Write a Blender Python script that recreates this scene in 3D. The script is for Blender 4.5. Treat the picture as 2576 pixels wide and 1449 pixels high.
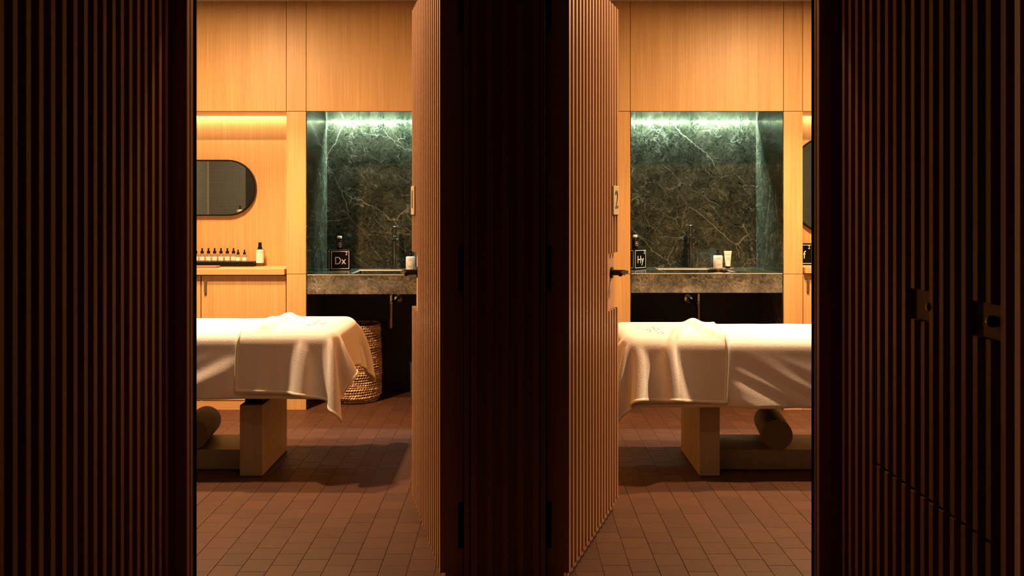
import bpy, bmesh, math, random
import numpy as np
from mathutils import Vector, Matrix, noise

random.seed(7)
for o in list(bpy.data.objects):
    bpy.data.objects.remove(o)
SC = bpy.context.scene
COL = SC.collection
PI = math.pi

# ------------------------------------------------------------------ camera
F = 2200.0
EYE = 1.35
cam_d = bpy.data.cameras.new('camera')
cam = bpy.data.objects.new('camera', cam_d)
COL.objects.link(cam)
cam.location = (0, 0, EYE)
cam.rotation_euler = (PI / 2, 0, 0)
cam_d.sensor_width = 36
cam_d.lens = F / 2576 * 36
cam_d.shift_y = -(724.5 - 530) / 2576
cam_d.clip_start = 0.05
SC.camera = cam

# ------------------------------------------------------------------ world, exposure
w = bpy.data.worlds.new('world')
SC.world = w
w.use_nodes = True
w.node_tree.nodes['Background'].inputs[0].default_value = (0.0, 0.0, 0.0, 1)
w.node_tree.nodes['Background'].inputs[1].default_value = 0.0
SC.view_settings.view_transform = 'Standard'
SC.view_settings.look = 'None'
SC.view_settings.exposure = 0.0
SC.view_settings.gamma = 1.0
SC.view_settings.use_curve_mapping = False

WARM = (1.0, 0.60, 0.29)
ROOM_W = 112.0          # main downlight over each table
DOOR_W = 6.0           # small downlight inside each doorway
HALL_W = 0.04          # dimmed corridor downlights
NICHE_LED = 640.0       # emission strength of the cool strip in the marble niches
ALCOVE_LED = 260.0      # emission strength of the warm strip in the alcoves


def area_lamp(name, loc, size, power, color, parent=None, spread=PI):
    l = bpy.data.lights.new(name, 'AREA')
    l.shape = 'DISK'
    l.size = size
    l.energy = power
    l.color = color
    l.spread = spread
    o = bpy.data.objects.new(name, l)
    COL.objects.link(o)
    o.location = loc
    if parent:
        o.parent = parent
    return o


# ------------------------------------------------------------------ materials
def new_mat(name):
    m = bpy.data.materials.new(name)
    m.use_nodes = True
    nt = m.node_tree
    b = nt.nodes['Principled BSDF']
    return m, nt, b


def N(nt, t, **kw):
    n = nt.nodes.new(t)
    for k, v in kw.items():
        setattr(n, k, v)
    return n


def plain(name, col, rough=0.5, metal=0.0, bump=0.0, bscale=200, spec=0.5, var=0.0, vscale=12):
    m, nt, b = new_mat(name)
    b.inputs['Base Color'].default_value = (*col, 1)
    b.inputs['Roughness'].default_value = rough
    b.inputs['Metallic'].default_value = metal
    b.inputs['Specular IOR Level'].default_value = spec
    tc = N(nt, 'ShaderNodeTexCoord')
    if bump:
        n = N(nt, 'ShaderNodeTexNoise')
        n.inputs['Scale'].default_value = bscale
        n.inputs['Detail'].default_value = 3
        nt.links.new(tc.outputs['Object'], n.inputs['Vector'])
        bp = N(nt, 'ShaderNodeBump')
        bp.inputs['Strength'].default_value = bump
        bp.inputs['Distance'].default_value = 0.002
        nt.links.new(n.outputs['Fac'], bp.inputs['Height'])
        nt.links.new(bp.outputs['Normal'], b.inputs['Normal'])
    # faint tonal variation so no surface is a flat single value
    n2 = N(nt, 'ShaderNodeTexNoise')
    n2.inputs['Scale'].default_value = vscale
    nt.links.new(tc.outputs['Object'], n2.inputs['Vector'])
    mr = N(nt, 'ShaderNodeMapRange')
    mr.inputs['To Min'].default_value = 1 - max(var, 0.03)
    mr.inputs['To Max'].default_value = 1 + max(var, 0.03)
    nt.links.new(n2.outputs['Fac'], mr.inputs['Value'])
    mx = N(nt, 'ShaderNodeVectorMath', operation='SCALE')
    mx.inputs[0].default_value = col
    nt.links.new(mr.outputs['Result'], mx.inputs['Scale'])
    nt.links.new(mx.outputs['Vector'], b.inputs['Base Color'])
    return m


def wood(name, c1, c2, rough=0.45, axis='Z', scale=1.0, spec=0.35, fine=0.5):
    m, nt, b = new_mat(name)
    tc = N(nt, 'ShaderNodeTexCoord')
    oi = N(nt, 'ShaderNodeObjectInfo')
    sc = N(nt, 'ShaderNodeVectorMath', operation='SCALE')
    sc.inputs[0].default_value = (7.3, 3.1, 11.7)
    nt.links.new(oi.outputs['Random'], sc.inputs['Scale'])
    ad = N(nt, 'ShaderNodeVectorMath', operation='ADD')
    nt.links.new(tc.outputs['Object'], ad.inputs[0])
    nt.links.new(sc.outputs['Vector'], ad.inputs[1])
    mp = N(nt, 'ShaderNodeMapping')
    s = [14 * scale, 14 * scale, 14 * scale]
    s['XYZ'.index(axis)] = 0.7 * scale
    mp.inputs['Scale'].default_value = s
    nt.links.new(ad.outputs['Vector'], mp.inputs['Vector'])
    n1 = N(nt, 'ShaderNodeTexNoise')
    n1.inputs['Scale'].default_value = 1.0
    n1.inputs['Detail'].default_value = 4
    n1.inputs['Distortion'].default_value = 0.4
    nt.links.new(mp.outputs['Vector'], n1.inputs['Vector'])
    mp2 = N(nt, 'ShaderNodeMapping')
    s2 = [230 * scale, 230 * scale, 230 * scale]
    s2['XYZ'.index(axis)] = 2.2 * scale
    mp2.inputs['Scale'].default_value = s2
    nt.links.new(ad.outputs['Vector'], mp2.inputs['Vector'])
    n2 = N(nt, 'ShaderNodeTexNoise')
    n2.inputs['Scale'].default_value = 1.0
    n2.inputs['Detail'].default_value = 2
    nt.links.new(mp2.outputs['Vector'], n2.inputs['Vector'])
    mixf = N(nt, 'ShaderNodeMix')
    mixf.inputs['Factor'].default_value = fine
    nt.links.new(n1.outputs['Fac'], mixf.inputs['A'])
    nt.links.new(n2.outputs['Fac'], mixf.inputs['B'])
    cr = N(nt, 'ShaderNodeValToRGB')
    cr.color_ramp.elements[0].position = 0.36
    cr.color_ramp.elements[0].color = (*c1, 1)
    cr.color_ramp.elements[1].position = 0.64
    cr.color_ramp.elements[1].color = (*c2, 1)
    nt.links.new(mixf.outputs['Result'], cr.inputs['Fac'])
    nt.links.new(cr.outputs['Color'], b.inputs['Base Color'])
    b.inputs['Roughness'].default_value = rough
    b.inputs['Specular IOR Level'].default_value = spec
    bp = N(nt, 'ShaderNodeBump')
    bp.inputs['Strength'].default_value = 0.15
    bp.inputs['Distance'].default_value = 0.001
    nt.links.new(n2.outputs['Fac'], bp.inputs['Height'])
    nt.links.new(bp.outputs['Normal'], b.inputs['Normal'])
    return m


def marble(name, dark, mid, vein, rough=0.12):
    m, nt, b = new_mat(name)
    tc = N(nt, 'ShaderNodeTexCoord')
    # distortion of the coordinates
    dn = N(nt, 'ShaderNodeTexNoise')
    dn.inputs['Scale'].default_value = 2.2
    dn.inputs['Detail'].default_value = 9
    dn.inputs['Roughness'].default_value = 0.62
    nt.links.new(tc.outputs['Object'], dn.inputs['Vector'])
    sub = N(nt, 'ShaderNodeVectorMath', operation='SUBTRACT')
    sub.inputs[1].default_value = (0.5, 0.5, 0.5)
    nt.links.new(dn.outputs['Color'], sub.inputs[0])
    scl = N(nt, 'ShaderNodeVectorMath', operation='SCALE')
    scl.inputs['Scale'].default_value = 0.42
    nt.links.new(sub.outputs['Vector'], scl.inputs[0])
    add = N(nt, 'ShaderNodeVectorMath', operation='ADD')
    nt.links.new(tc.outputs['Object'], add.inputs[0])
    nt.links.new(scl.outputs['Vector'], add.inputs[1])
    # cloudy ground
    g = N(nt, 'ShaderNodeTexNoise')
    g.inputs['Scale'].default_value = 6.5
    g.inputs['Detail'].default_value = 12
    g.inputs['Roughness'].default_value = 0.80
    nt.links.new(add.outputs['Vector'], g.inputs['Vector'])
    cr = N(nt, 'ShaderNodeValToRGB')
    e = cr.color_ramp.elements
    e[0].position = 0.38
    e[0].color = (*dark, 1)
    e[1].position = 0.66
    e[1].color = (*mid, 1)
    nt.links.new(g.outputs['Fac'], cr.inputs['Fac'])

    scl2 = N(nt, 'ShaderNodeVectorMath', operation='SCALE')
    scl2.inputs['Scale'].default_value = 0.17
    nt.links.new(sub.outputs['Vector'], scl2.inputs[0])
    add2 = N(nt, 'ShaderNodeVectorMath', operation='ADD')
    nt.links.new(tc.outputs['Object'], add2.inputs[0])
    nt.links.new(scl2.outputs['Vector'], add2.inputs[1])

    def veins(scale, width, gain, rot):
        mp0 = N(nt, 'ShaderNodeMapping')
        mp0.inputs['Rotation'].default_value = rot
        nt.links.new(add2.outputs['Vector'], mp0.inputs['Vector'])
        mp = N(nt, 'ShaderNodeMapping')
        mp.inputs['Scale'].default_value = (scale, scale, scale * 0.38)
        nt.links.new(mp0.outputs['Vector'], mp.inputs['Vector'])
        v = N(nt, 'ShaderNodeTexVoronoi', feature='DISTANCE_TO_EDGE')
        v.inputs['Scale'].default_value = 1
        nt.links.new(mp.outputs['Vector'], v.inputs['Vector'])
        r = N(nt, 'ShaderNodeMapRange', interpolation_type='SMOOTHSTEP')
        r.inputs['From Min'].default_value = 0
        r.inputs['From Max'].default_value = width
        r.inputs['To Min'].default_value = gain
        r.inputs['To Max'].default_value = 0
        nt.links.new(v.outputs['Distance'], r.inputs['Value'])
        # break the veins up
        n = N(nt, 'ShaderNodeTexNoise')
        n.inputs['Scale'].default_value = scale * 1.7
        n.inputs['Detail'].default_value = 5
        nt.links.new(tc.outputs['Object'], n.inputs['Vector'])
        r2 = N(nt, 'ShaderNodeMapRange')
        r2.inputs['From Min'].default_value = 0.47
        r2.inputs['From Max'].default_value = 0.62
        nt.links.new(n.outputs['Fac'], r2.inputs['Value'])
        mu = N(nt, 'ShaderNodeMath', operation='MULTIPLY')
        nt.links.new(r.outputs['Result'], mu.inputs[0])
        nt.links.new(r2.outputs['Result'], mu.inputs[1])
        return mu.outputs[0]
    v1 = veins(2.1, 0.0065, 0.5, (0.15, 0.72, 0.1))
    v2 = veins(7.0, 0.018, 0.4, (0.3, 0.9, 0.4))
    # hair veins: ridges of a detailed noise
    hn = N(nt, 'ShaderNodeTexNoise')
    hn.inputs['Scale'].default_value = 11.0
    hn.inputs['Detail'].default_value = 7
    hn.inputs['Roughness'].default_value = 0.6
    hn.inputs['Distortion'].default_value = 0.8
    nt.links.new(tc.outputs['Object'], hn.inputs['Vector'])
    hs = N(nt, 'ShaderNodeMath', operation='SUBTRACT')
    hs.inputs[1].default_value = 0.5
    nt.links.new(hn.outputs['Fac'], hs.inputs[0])
    ha = N(nt, 'ShaderNodeMath', operation='ABSOLUTE')
    nt.links.new(hs.outputs[0], ha.inputs[0])
    hr = N(nt, 'ShaderNodeMapRange', interpolation_type='SMOOTHSTEP')
    hr.inputs['From Min'].default_value = 0
    hr.inputs['From Max'].default_value = 0.016
    hr.inputs['To Min'].default_value = 0.34
    hr.inputs['To Max'].default_value = 0
    nt.links.new(ha.outputs[0], hr.inputs['Value'])
    hb = N(nt, 'ShaderNodeTexNoise')
    hb.inputs['Scale'].default_value = 6.0
    hb.inputs['Detail'].default_value = 5
    nt.links.new(add.outputs['Vector'], hb.inputs['Vector'])
    hb2 = N(nt, 'ShaderNodeMapRange')
    hb2.inputs['From Min'].default_value = 0.45
    hb2.inputs['From Max'].default_value = 0.62
    nt.links.new(hb.outputs['Fac'], hb2.inputs['Value'])
    hm = N(nt, 'ShaderNodeMath', operation='MULTIPLY')
    nt.links.new(hr.outputs['Result'], hm.inputs[0])
    nt.links.new(hb2.outputs['Result'], hm.inputs[1])
    v3 = hm.outputs[0]
    a1 = N(nt, 'ShaderNodeMath', operation='MAXIMUM')
    nt.links.new(v1, a1.inputs[0])
    nt.links.new(v2, a1.inputs[1])
    a2 = N(nt, 'ShaderNodeMath', operation='MAXIMUM')
    nt.links.new(a1.outputs[0], a2.inputs[0])
    nt.links.new(v3, a2.inputs[1])
    fs = N(nt, 'ShaderNodeTexNoise')
    fs.inputs['Scale'].default_value = 48
    fs.inputs['Detail'].default_value = 5
    fs.inputs['Roughness'].default_value = 0.7
    nt.links.new(add.outputs['Vector'], fs.inputs['Vector'])
    fr_ = N(nt, 'ShaderNodeMapRange')
    fr_.inputs['From Min'].default_value = 0.35
    fr_.inputs['From Max'].default_value = 0.68
    fr_.inputs['To Min'].default_value = 0.45
    fr_.inputs['To Max'].default_value = 1.75
    nt.links.new(fs.outputs['Fac'], fr_.inputs['Value'])
    gs = N(nt, 'ShaderNodeVectorMath', operation='SCALE')
    nt.links.new(cr.outputs['Color'], gs.inputs[0])
    nt.links.new(fr_.outputs['Result'], gs.inputs['Scale'])
    mx = N(nt, 'ShaderNodeMix', data_type='RGBA')
    nt.links.new(a2.outputs[0], mx.inputs['Factor'])
    nt.links.new(gs.outputs['Vector'], mx.inputs['A'])
    mx.inputs['B'].default_value = (*vein, 1)
    nt.links.new(mx.outputs['Result'], b.inputs['Base Color'])
    b.inputs['Roughness'].default_value = rough
    b.inputs['Specular IOR Level'].default_value = 0.5
    return m


def tile_mat():
    m, nt, b = new_mat('terracotta_tile')
    geo = N(nt, 'ShaderNodeNewGeometry')
    oi = N(nt, 'ShaderNodeObjectInfo')
    ad = N(nt, 'ShaderNodeMath', operation='ADD')
    nt.links.new(geo.outputs['Random Per Island'], ad.inputs[0])
    nt.links.new(oi.outputs['Random'], ad.inputs[1])
    fr = N(nt, 'ShaderNodeMath', operation='FRACT')
    nt.links.new(ad.outputs[0], fr.inputs[0])
    cr = N(nt, 'ShaderNodeValToRGB')
    cr.color_ramp.elements[0].color = (0.056, 0.022, 0.012, 1)
    cr.color_ramp.elements[1].color = (0.075, 0.030, 0.016, 1)
    nt.links.new(fr.outputs[0], cr.inputs['Fac'])
    n = N(nt, 'ShaderNodeTexNoise')
    n.inputs['Scale'].default_value = 30
    n.inputs['Detail'].default_value = 6
    nt.links.new(geo.outputs['Position'], n.inputs['Vector'])
    mr = N(nt, 'ShaderNodeMapRange')
    mr.inputs['To Min'].default_value = 0.8
    mr.inputs['To Max'].default_value = 1.2
    nt.links.new(n.outputs['Fac'], mr.inputs['Value'])
    vs = N(nt, 'ShaderNodeVectorMath', operation='SCALE')
    nt.links.new(cr.outputs['Color'], vs.inputs[0])
    nt.links.new(mr.outputs['Result'], vs.inputs['Scale'])
    nt.links.new(vs.outputs['Vector'], b.inputs['Base Color'])
    b.inputs['Roughness'].default_value = 0.55
    b.inputs['Specular IOR Level'].default_value = 0.3
    bp = N(nt, 'ShaderNodeBump')
    bp.inputs['Strength'].default_value = 0.25
    bp.inputs['Distance'].default_value = 0.001
    nt.links.new(n.outputs['Fac'], bp.inputs['Height'])
    nt.links.new(bp.outputs['Normal'], b.inputs['Normal'])
    return m


def terry(name, col, strength=0.5, scale=420):
    m, nt, b = new_mat(name)
    tc = N(nt, 'ShaderNodeTexCoord')
    n = N(nt, 'ShaderNodeTexNoise')
    n.inputs['Scale'].default_value = scale
    n.inputs['Detail'].default_value = 3
    nt.links.new(tc.outputs['Object'], n.inputs['Vector'])
    n2 = N(nt, 'ShaderNodeTexNoise')
    n2.inputs['Scale'].default_value = scale * 0.5
    n2.inputs['Detail'].default_value = 4
    nt.links.new(tc.outputs['Object'], n2.inputs['Vector'])
    ad = N(nt, 'ShaderNodeMath', operation='ADD')
    nt.links.new(n.outputs['Fac'], ad.inputs[0])
    nt.links.new(n2.outputs['Fac'], ad.inputs[1])
    bp = N(nt, 'ShaderNodeBump')
    bp.inputs['Strength'].default_value = strength
    bp.inputs['Distance'].default_value = 0.004
    nt.links.new(ad.outputs[0], bp.inputs['Height'])
    nt.links.new(bp.outputs['Normal'], b.inputs['Normal'])
    b.inputs['Base Color'].default_value = (*col, 1)
    b.inputs['Roughness'].default_value = 0.95
    b.inputs['Specular IOR Level'].default_value = 0.1
    b.inputs['Sheen Weight'].default_value = 0.25
    return m


def mesh_fabric():
    m, nt, b = new_mat('woven_wall_fabric')
    tc = N(nt, 'ShaderNodeTexCoord')
    outs = []
    for ax in ('X', 'Y', 'Z'):
        wv = N(nt, 'ShaderNodeTexWave', bands_direction=ax)
        wv.inputs['Scale'].default_value = 26
        nt.links.new(tc.outputs['Object'], wv.inputs['Vector'])
        outs.append(wv.outputs['Fac'])
    m1 = N(nt, 'ShaderNodeMath', operation='MULTIPLY')
    nt.links.new(outs[0], m1.inputs[0])
    nt.links.new(outs[2], m1.inputs[1])
    m2 = N(nt, 'ShaderNodeMath', operation='MULTIPLY')
    nt.links.new(outs[1], m2.inputs[0])
    nt.links.new(outs[2], m2.inputs[1])
    mx = N(nt, 'ShaderNodeMath', operation='MAXIMUM')
    nt.links.new(m1.outputs[0], mx.inputs[0])
    nt.links.new(m2.outputs[0], mx.inputs[1])
    cr = N(nt, 'ShaderNodeValToRGB')
    cr.color_ramp.elements[0].color = (0.02, 0.023, 0.022, 1)
    cr.color_ramp.elements[1].color = (0.30, 0.36, 0.36, 1)
    nt.links.new(mx.outputs[0], cr.inputs['Fac'])
    nt.links.new(cr.outputs['Color'], b.inputs['Base Color'])
    b.inputs['Roughness'].default_value = 0.9
    return m


def glass(name, col, rough=0.05, trans=0.9):
    m, nt, b = new_mat(name)
    b.inputs['Base Color'].default_value = (*col, 1)
    b.inputs['Roughness'].default_value = rough
    b.inputs['Transmission Weight'].default_value = trans
    b.inputs['IOR'].default_value = 1.4
    return m


def emit(name, col, strength):
    m, nt, b = new_mat(name)
    b.inputs['Base Color'].default_value = (0.8, 0.8, 0.8, 1)
    b.inputs['Emission Color'].default_value = (*col, 1)
    b.inputs['Emission Strength'].default_value = strength
    return m


def straw():
    m, nt, b = new_mat('seagrass')
    tc = N(nt, 'ShaderNodeTexCoord')
    n = N(nt, 'ShaderNodeTexNoise')
    n.inputs['Scale'].default_value = 90
    n.inputs['Detail'].default_value = 4
    nt.links.new(tc.outputs['Object'], n.inputs['Vector'])
    geo = N(nt, 'ShaderNodeNewGeometry')
    ad = N(nt, 'ShaderNodeMix')
    ad.inputs['Factor'].default_value = 0.55
    nt.links.new(n.outputs['Fac'], ad.inputs['A'])
    nt.links.new(geo.outputs['Random Per Island'], ad.inputs['B'])
    cr = N(nt, 'ShaderNodeValToRGB')
    cr.color_ramp.elements[0].position = 0.2
    cr.color_ramp.elements[0].color = (0.32, 0.19, 0.11, 1)
    cr.color_ramp.elements[1].position = 0.8
    cr.color_ramp.elements[1].color = (0.75, 0.54, 0.36, 1)
    nt.links.new(ad.outputs['Result'], cr.inputs['Fac'])
    nt.links.new(cr.outputs['Color'], b.inputs['Base Color'])
    b.inputs['Roughness'].default_value = 0.75
    return m


M = {
    'oak': wood('light_oak', (0.50, 0.285, 0.112), (0.65, 0.40, 0.168), 0.42, 'Z', 1.0, 0.35, 0.62),
    'oak_flat': wood('light_oak_along', (0.49, 0.27, 0.112), (0.62, 0.36, 0.165), 0.40, 'X', 1.0),
    'oak_table': wood('pale_oak', (0.29, 0.225, 0.15), (0.36, 0.285, 0.19), 0.5, 'Z', 1.0),
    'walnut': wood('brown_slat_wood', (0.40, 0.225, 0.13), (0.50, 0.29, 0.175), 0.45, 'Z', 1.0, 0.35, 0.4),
    'walnut_shaded': wood('shaded_slat_wood', (0.25, 0.135, 0.075), (0.33, 0.18, 0.105), 0.5, 'Z', 1.0, 0.3, 0.4),  # same slat wood with the corridor's dim light put into the colour
    'backing': plain('dark_backing', (0.055, 0.03, 0.022), 0.8),
    'door_panel': wood('door_panel_wood', (0.40, 0.225, 0.13), (0.50, 0.29, 0.175), 0.45, 'Z', 1.0),
    'groove': plain('shadow_gap', (0.02, 0.012, 0.008), 0.9),
    'marble': marble('dark_green_marble', (0.010, 0.014, 0.009), (0.070, 0.066, 0.042), (0.40, 0.40, 0.33)),
    'marble_counter': marble('counter_marble', (0.018, 0.02, 0.014), (0.135, 0.118, 0.085), (0.50, 0.45, 0.36)),
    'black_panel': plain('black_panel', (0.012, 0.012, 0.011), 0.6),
    'tile': tile_mat(),
    'grout': plain('grout', (0.07, 0.034, 0.024), 0.95),
    'towel': terry('white_terry', (0.83, 0.78, 0.80)),
    'hem': terry('towel_hem', (0.80, 0.77, 0.70), 0.3, 500),
    'sheet': terry('white_blanket', (0.80, 0.75, 0.78), 0.45, 420),
    'straw': straw(),
    'basket_in': plain('basket_inside', (0.08, 0.045, 0.03), 0.95),
    'chrome': plain('dark_chrome', (0.45, 0.43, 0.41), 0.15, 1.0),
    'gunmetal': plain('gunmetal', (0.26, 0.24, 0.21), 0.22, 1.0),
    'bronze': plain('dark_bronze', (0.035, 0.03, 0.027), 0.3, 1.0),
    'brass': plain('aged_brass', (0.22, 0.17, 0.11), 0.4, 0.8),
    'black': plain('black_satin', (0.005, 0.005, 0.005), 0.4, spec=0.2),
    'black_gloss': plain('black_gloss', (0.004, 0.004, 0.005), 0.25, spec=0.15),
    'hinge': plain('hinge_black', (0.003, 0.003, 0.003), 0.9, spec=0.02),
    'cream': plain('cream_print', (0.75, 0.68, 0.56), 0.5),
    'white': plain('white_plastic', (0.80, 0.78, 0.73), 0.4),
    'label': plain('paper_label', (0.82, 0.79, 0.72), 0.7),
    'ink': plain('grey_ink', (0.28, 0.26, 0.23), 0.7),
    'amber': plain('amber_glass_dark', (0.006, 0.003, 0.002), 0.12, spec=0.25),
    'clear': glass('clear_glass', (0.82, 0.72, 0.6)),
    'clear_amber': glass('tinted_glass', (0.55, 0.36, 0.22)),
    'board': wood('walnut_board', (0.20, 0.10, 0.05), (0.32, 0.17, 0.09), 0.45, 'X', 1.0),
    'mirror': plain('mirror_glass', (0.72, 0.74, 0.74), 0.02, 1.0),
    'fabric': mesh_fabric(),
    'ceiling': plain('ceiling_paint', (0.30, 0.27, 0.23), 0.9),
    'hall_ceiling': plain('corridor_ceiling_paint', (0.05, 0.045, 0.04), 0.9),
    'plate': plain('pale_brass_plate', (0.72, 0.62, 0.45), 0.4, 0.2),
    'plate_dark': plain('dark_lock_plate', (0.16, 0.09, 0.055), 0.6),
    'plate_num': plain('brown_numeral', (0.16, 0.085, 0.05), 0.5),
    'green_thread': plain('green_thread', (0.16, 0.19, 0.08), 0.8),
    'led_cool': emit('led_cool', (0.70, 1.0, 0.88), NICHE_LED),
    'led_warm': emit('led_warm', (1.0, 0.70, 0.42), ALCOVE_LED),
    'lens': emit('lamp_lens', WARM, 6.0),
    'bin': plain('grey_bin', (0.10, 0.09, 0.08), 0.45, 0.6),
    'upholstery': plain('dark_upholstery', (0.10, 0.075, 0.055), 0.8),
    'cylinder': plain('taupe_cylinder', (0.17, 0.135, 0.095), 0.6),
}


# ------------------------------------------------------------------ mesh helpers
class MB:
    def __init__(s):
        s.bm = bmesh.new()

    def box(s, x0, x1, y0, y1, z0, z1, bevel=0.0, seg=1):
        bm = s.bm
        v = [bm.verts.new(p) for p in ((x0, y0, z0), (x1, y0, z0), (x1, y1, z0), (x0, y1, z0),
                                       (x0, y0, z1), (x1, y0, z1), (x1, y1, z1), (x0, y1, z1))]
        f = [bm.faces.new([v[i] for i in q]) for q in
             ((0, 3, 2, 1), (4, 5, 6, 7), (0, 1, 5, 4), (1, 2, 6, 5), (2, 3, 7, 6), (3, 0, 4, 7))]
        if bevel:
            es = set(e for g in f for e in g.edges)
            bmesh.ops.bevel(bm, geom=list(es), offset=bevel, segments=seg, affect='EDGES', profile=0.5)
        return s

    def lathe(s, prof, cx=0, cy=0, cz=0, n=32, axis='Z', cap=True, rot=None):
        """prof = [(r, z)...] revolved about axis through (cx,cy,cz)"""
        bm = s.bm
        rings = []
        for r, z in prof:
            ring = []
            for i in range(n):
                a = 2 * PI * i / n
                p = Vector((r * math.cos(a), r * math.sin(a), z))
                if axis == 'X':
                    p = Vector((p.z, p.x, p.y))
                elif axis == 'Y':
                    p = Vector((p.x, p.z, -p.y))
                if rot is not None:
                    p = rot @ p
                ring.append(bm.verts.new(p + Vector((cx, cy, cz))))
            rings.append(ring)
        for a, b in zip(rings, rings[1:]):
            for i in range(n):
                bm.faces.new((a[i], a[(i + 1) % n], b[(i + 1) % n], b[i]))
        if cap:
            bm.faces.new(list(reversed(rings[0])))
            bm.faces.new(rings[-1])
        return s

    def cyl(s, r, p0, p1, n=24, r1=None):
        p0, p1 = Vector(p0), Vector(p1)
        d = p1 - p0
        q = d.to_track_quat('Z', 'Y').to_matrix()
        s.lathe([(r, 0), (r if r1 is None else r1, d.length)], p0.x, p0.y, p0.z, n, rot=q)
        return s

    def prism(s, pts, y0, y1):
        """polygon in XZ extruded along Y"""
        bm = s.bm
        a = [bm.verts.new((x, y0, z)) for x, z in pts]
        b = [bm.verts.new((x, y1, z)) for x, z in pts]
        n = len(pts)
        bm.faces.new(a)
        bm.faces.new(list(reversed(b)))
        for i in range(n):
            bm.faces.new((a[i], b[i], b[(i + 1) % n], a[(i + 1) % n]))
        return s

    def mesh(s, name, mat, smooth=False, angle=35):
        bmesh.ops.recalc_face_normals(s.bm, faces=s.bm.faces)
        me = bpy.data.meshes.new(name)
        if smooth:
            for f in s.bm.faces:
                f.smooth = True
            for e in s.bm.edges:
                if len(e.link_faces) == 2 and e.calc_face_angle(0) > math.radians(angle):
                    e.smooth = False
        s.bm.to_mesh(me)
        s.bm.free()
        if mat:
            me.materials.append(M[mat])
        return me

    def build(s, name, mat, parent=None, smooth=False, label=None, kind=None):
        return link(name, s.mesh(name, mat, smooth), parent, label=label, kind=kind)


def link(name, me, parent=None, loc=None, rotz=0, label=None, kind=None):
    o = bpy.data.objects.new(name, me)
    COL.objects.link(o)
    if parent:
        o.parent = parent
    if loc:
        o.location = loc
    if rotz:
        o.rotation_euler = (0, 0, rotz)
    if label:
        o['label'] = label
    if kind:
        o['kind'] = kind
    return o


def tag(o, label, cat, group=None, kind=None):
    o['label'] = label
    o['category'] = cat
    if group:
        o['group'] = group
    if kind:
        o['kind'] = kind
    return o


def thing(name, label, cat, loc=(0, 0, 0), rotz=0, group=None, kind=None):
    o = bpy.data.objects.new(name, None)
    COL.objects.link(o)
    o.empty_display_size = 0.1
    o.location = loc
    o.rotation_euler = (0, 0, rotz)
    return tag(o, label, cat, group, kind)


def dup(root, loc, rotz, label, group=None):
    r = root.copy()
    COL.objects.link(r)
    r.location = loc
    r.rotation_euler = (0, 0, rotz)
    r['label'] = label
    if group:
        r['group'] = group
    for ch in list(root.children):
        c = ch.copy()
        COL.objects.link(c)
        c.parent = r
        for g in list(ch.children):
            d = g.copy()
            COL.objects.link(d)
            d.parent = c
    return r


def text_mesh(body, size, mat, extrude=0.0004, xs=1.0, align='CENTER'):
    c = bpy.data.curves.new('txt', 'FONT')
    c.body = body
    c.size = size
    c.extrude = extrude
    c.align_x = align
    c.align_y = 'CENTER'
    o = bpy.data.objects.new('txt', c)
    COL.objects.link(o)
    bpy.context.view_layer.update()
    dg = bpy.context.evaluated_depsgraph_get()
    me = bpy.data.meshes.new_from_object(o.evaluated_get(dg))
    bpy.data.objects.remove(o)
    # stand it up, facing -Y
    for v in me.vertices:
        x, y, z = v.co
        v.co = (x * xs, -z, y)
    me.materials.clear()
    me.materials.append(M[mat])
    return me


# ==================================================================  SETTING
YB = 5.928          # front plane of the back-wall joinery
YP = 3.08           # corridor face of the pier between the doors
HC = 2.775          # top of the wall joinery
XL, XR = -1.20, 1.14      # corridor side walls (front of the slats)
RXL, RXR = -3.23, 3.20    # outer walls of the two rooms
DEP = 0.02          # slat depth

# ---- floor: bed + tiles
floor = MB().box(RXL - 0.1, RXR + 0.1, -1.6, 6.62, -0.12, -0.012).build('floor', 'grout')
tag(floor, 'floor of small brown terracotta tiles laid in staggered rows', 'floor', kind='structure')
TX, TY, GR = 0.105, 0.1138, 0.0015
tm = MB().box(-TX / 2 + GR / 2, TX / 2 - GR / 2, -TY / 2 + GR / 2, TY / 2 - GR / 2, -0.0118, 0, 0.0008).mesh('tile', 'tile')
cells = []
col0 = int(math.floor((RXL + 1.128) / TX)) - 1
for k in range(col0, col0 + 70):
    xa = -1.128 + k * TX
    if xa < RXL - 0.02 or xa + TX > RXR + 0.05:
        continue
    ph = 3.2717 + (0 if (k - 5) % 2 == 0 else TY / 2)
    for j in range(-45, 32):
        y0 = ph + j * TY
        y1 = y0 + TY
        if y0 < -1.5 or y1 > 6.60:
            continue
        cx, cy = xa + TX / 2, y0 + TY / 2
        if cy < 3.1 and (cx < XL - 0.1 or cx > XR + 0.1):
            continue
        px, py = 1288 + F * cx / cy if cy > 0.3 else 9999, 530 + F * EYE / cy if cy > 0.3 else 9999
        vis = 485 < px < 2055 and py < 1475 and not (1045 < px < 1555 and cy > 3.05 and abs(px - 1300) < 250 - (cy - 3.1) * 5)
        if vis and (1107 < px < 1432):
            vis = False
        cells.append((cy if vis else 99 + abs(cy), cx, cy))
cells.sort()
for c in cells[:300]:
    link('tile', tm, floor, (c[1] , c[2], random.uniform(-0.0006, 0.0)))
rest = MB()
for c in cells[300:]:
    x, y = c[1], c[2]
    rest.box(x - TX / 2 + GR / 2, x + TX / 2 - GR / 2, y - TY / 2 + GR / 2, y + TY / 2 - GR / 2, -0.0118, 0.0)
rest.build('tile_field', 'tile', floor, kind='stuff')

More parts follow.
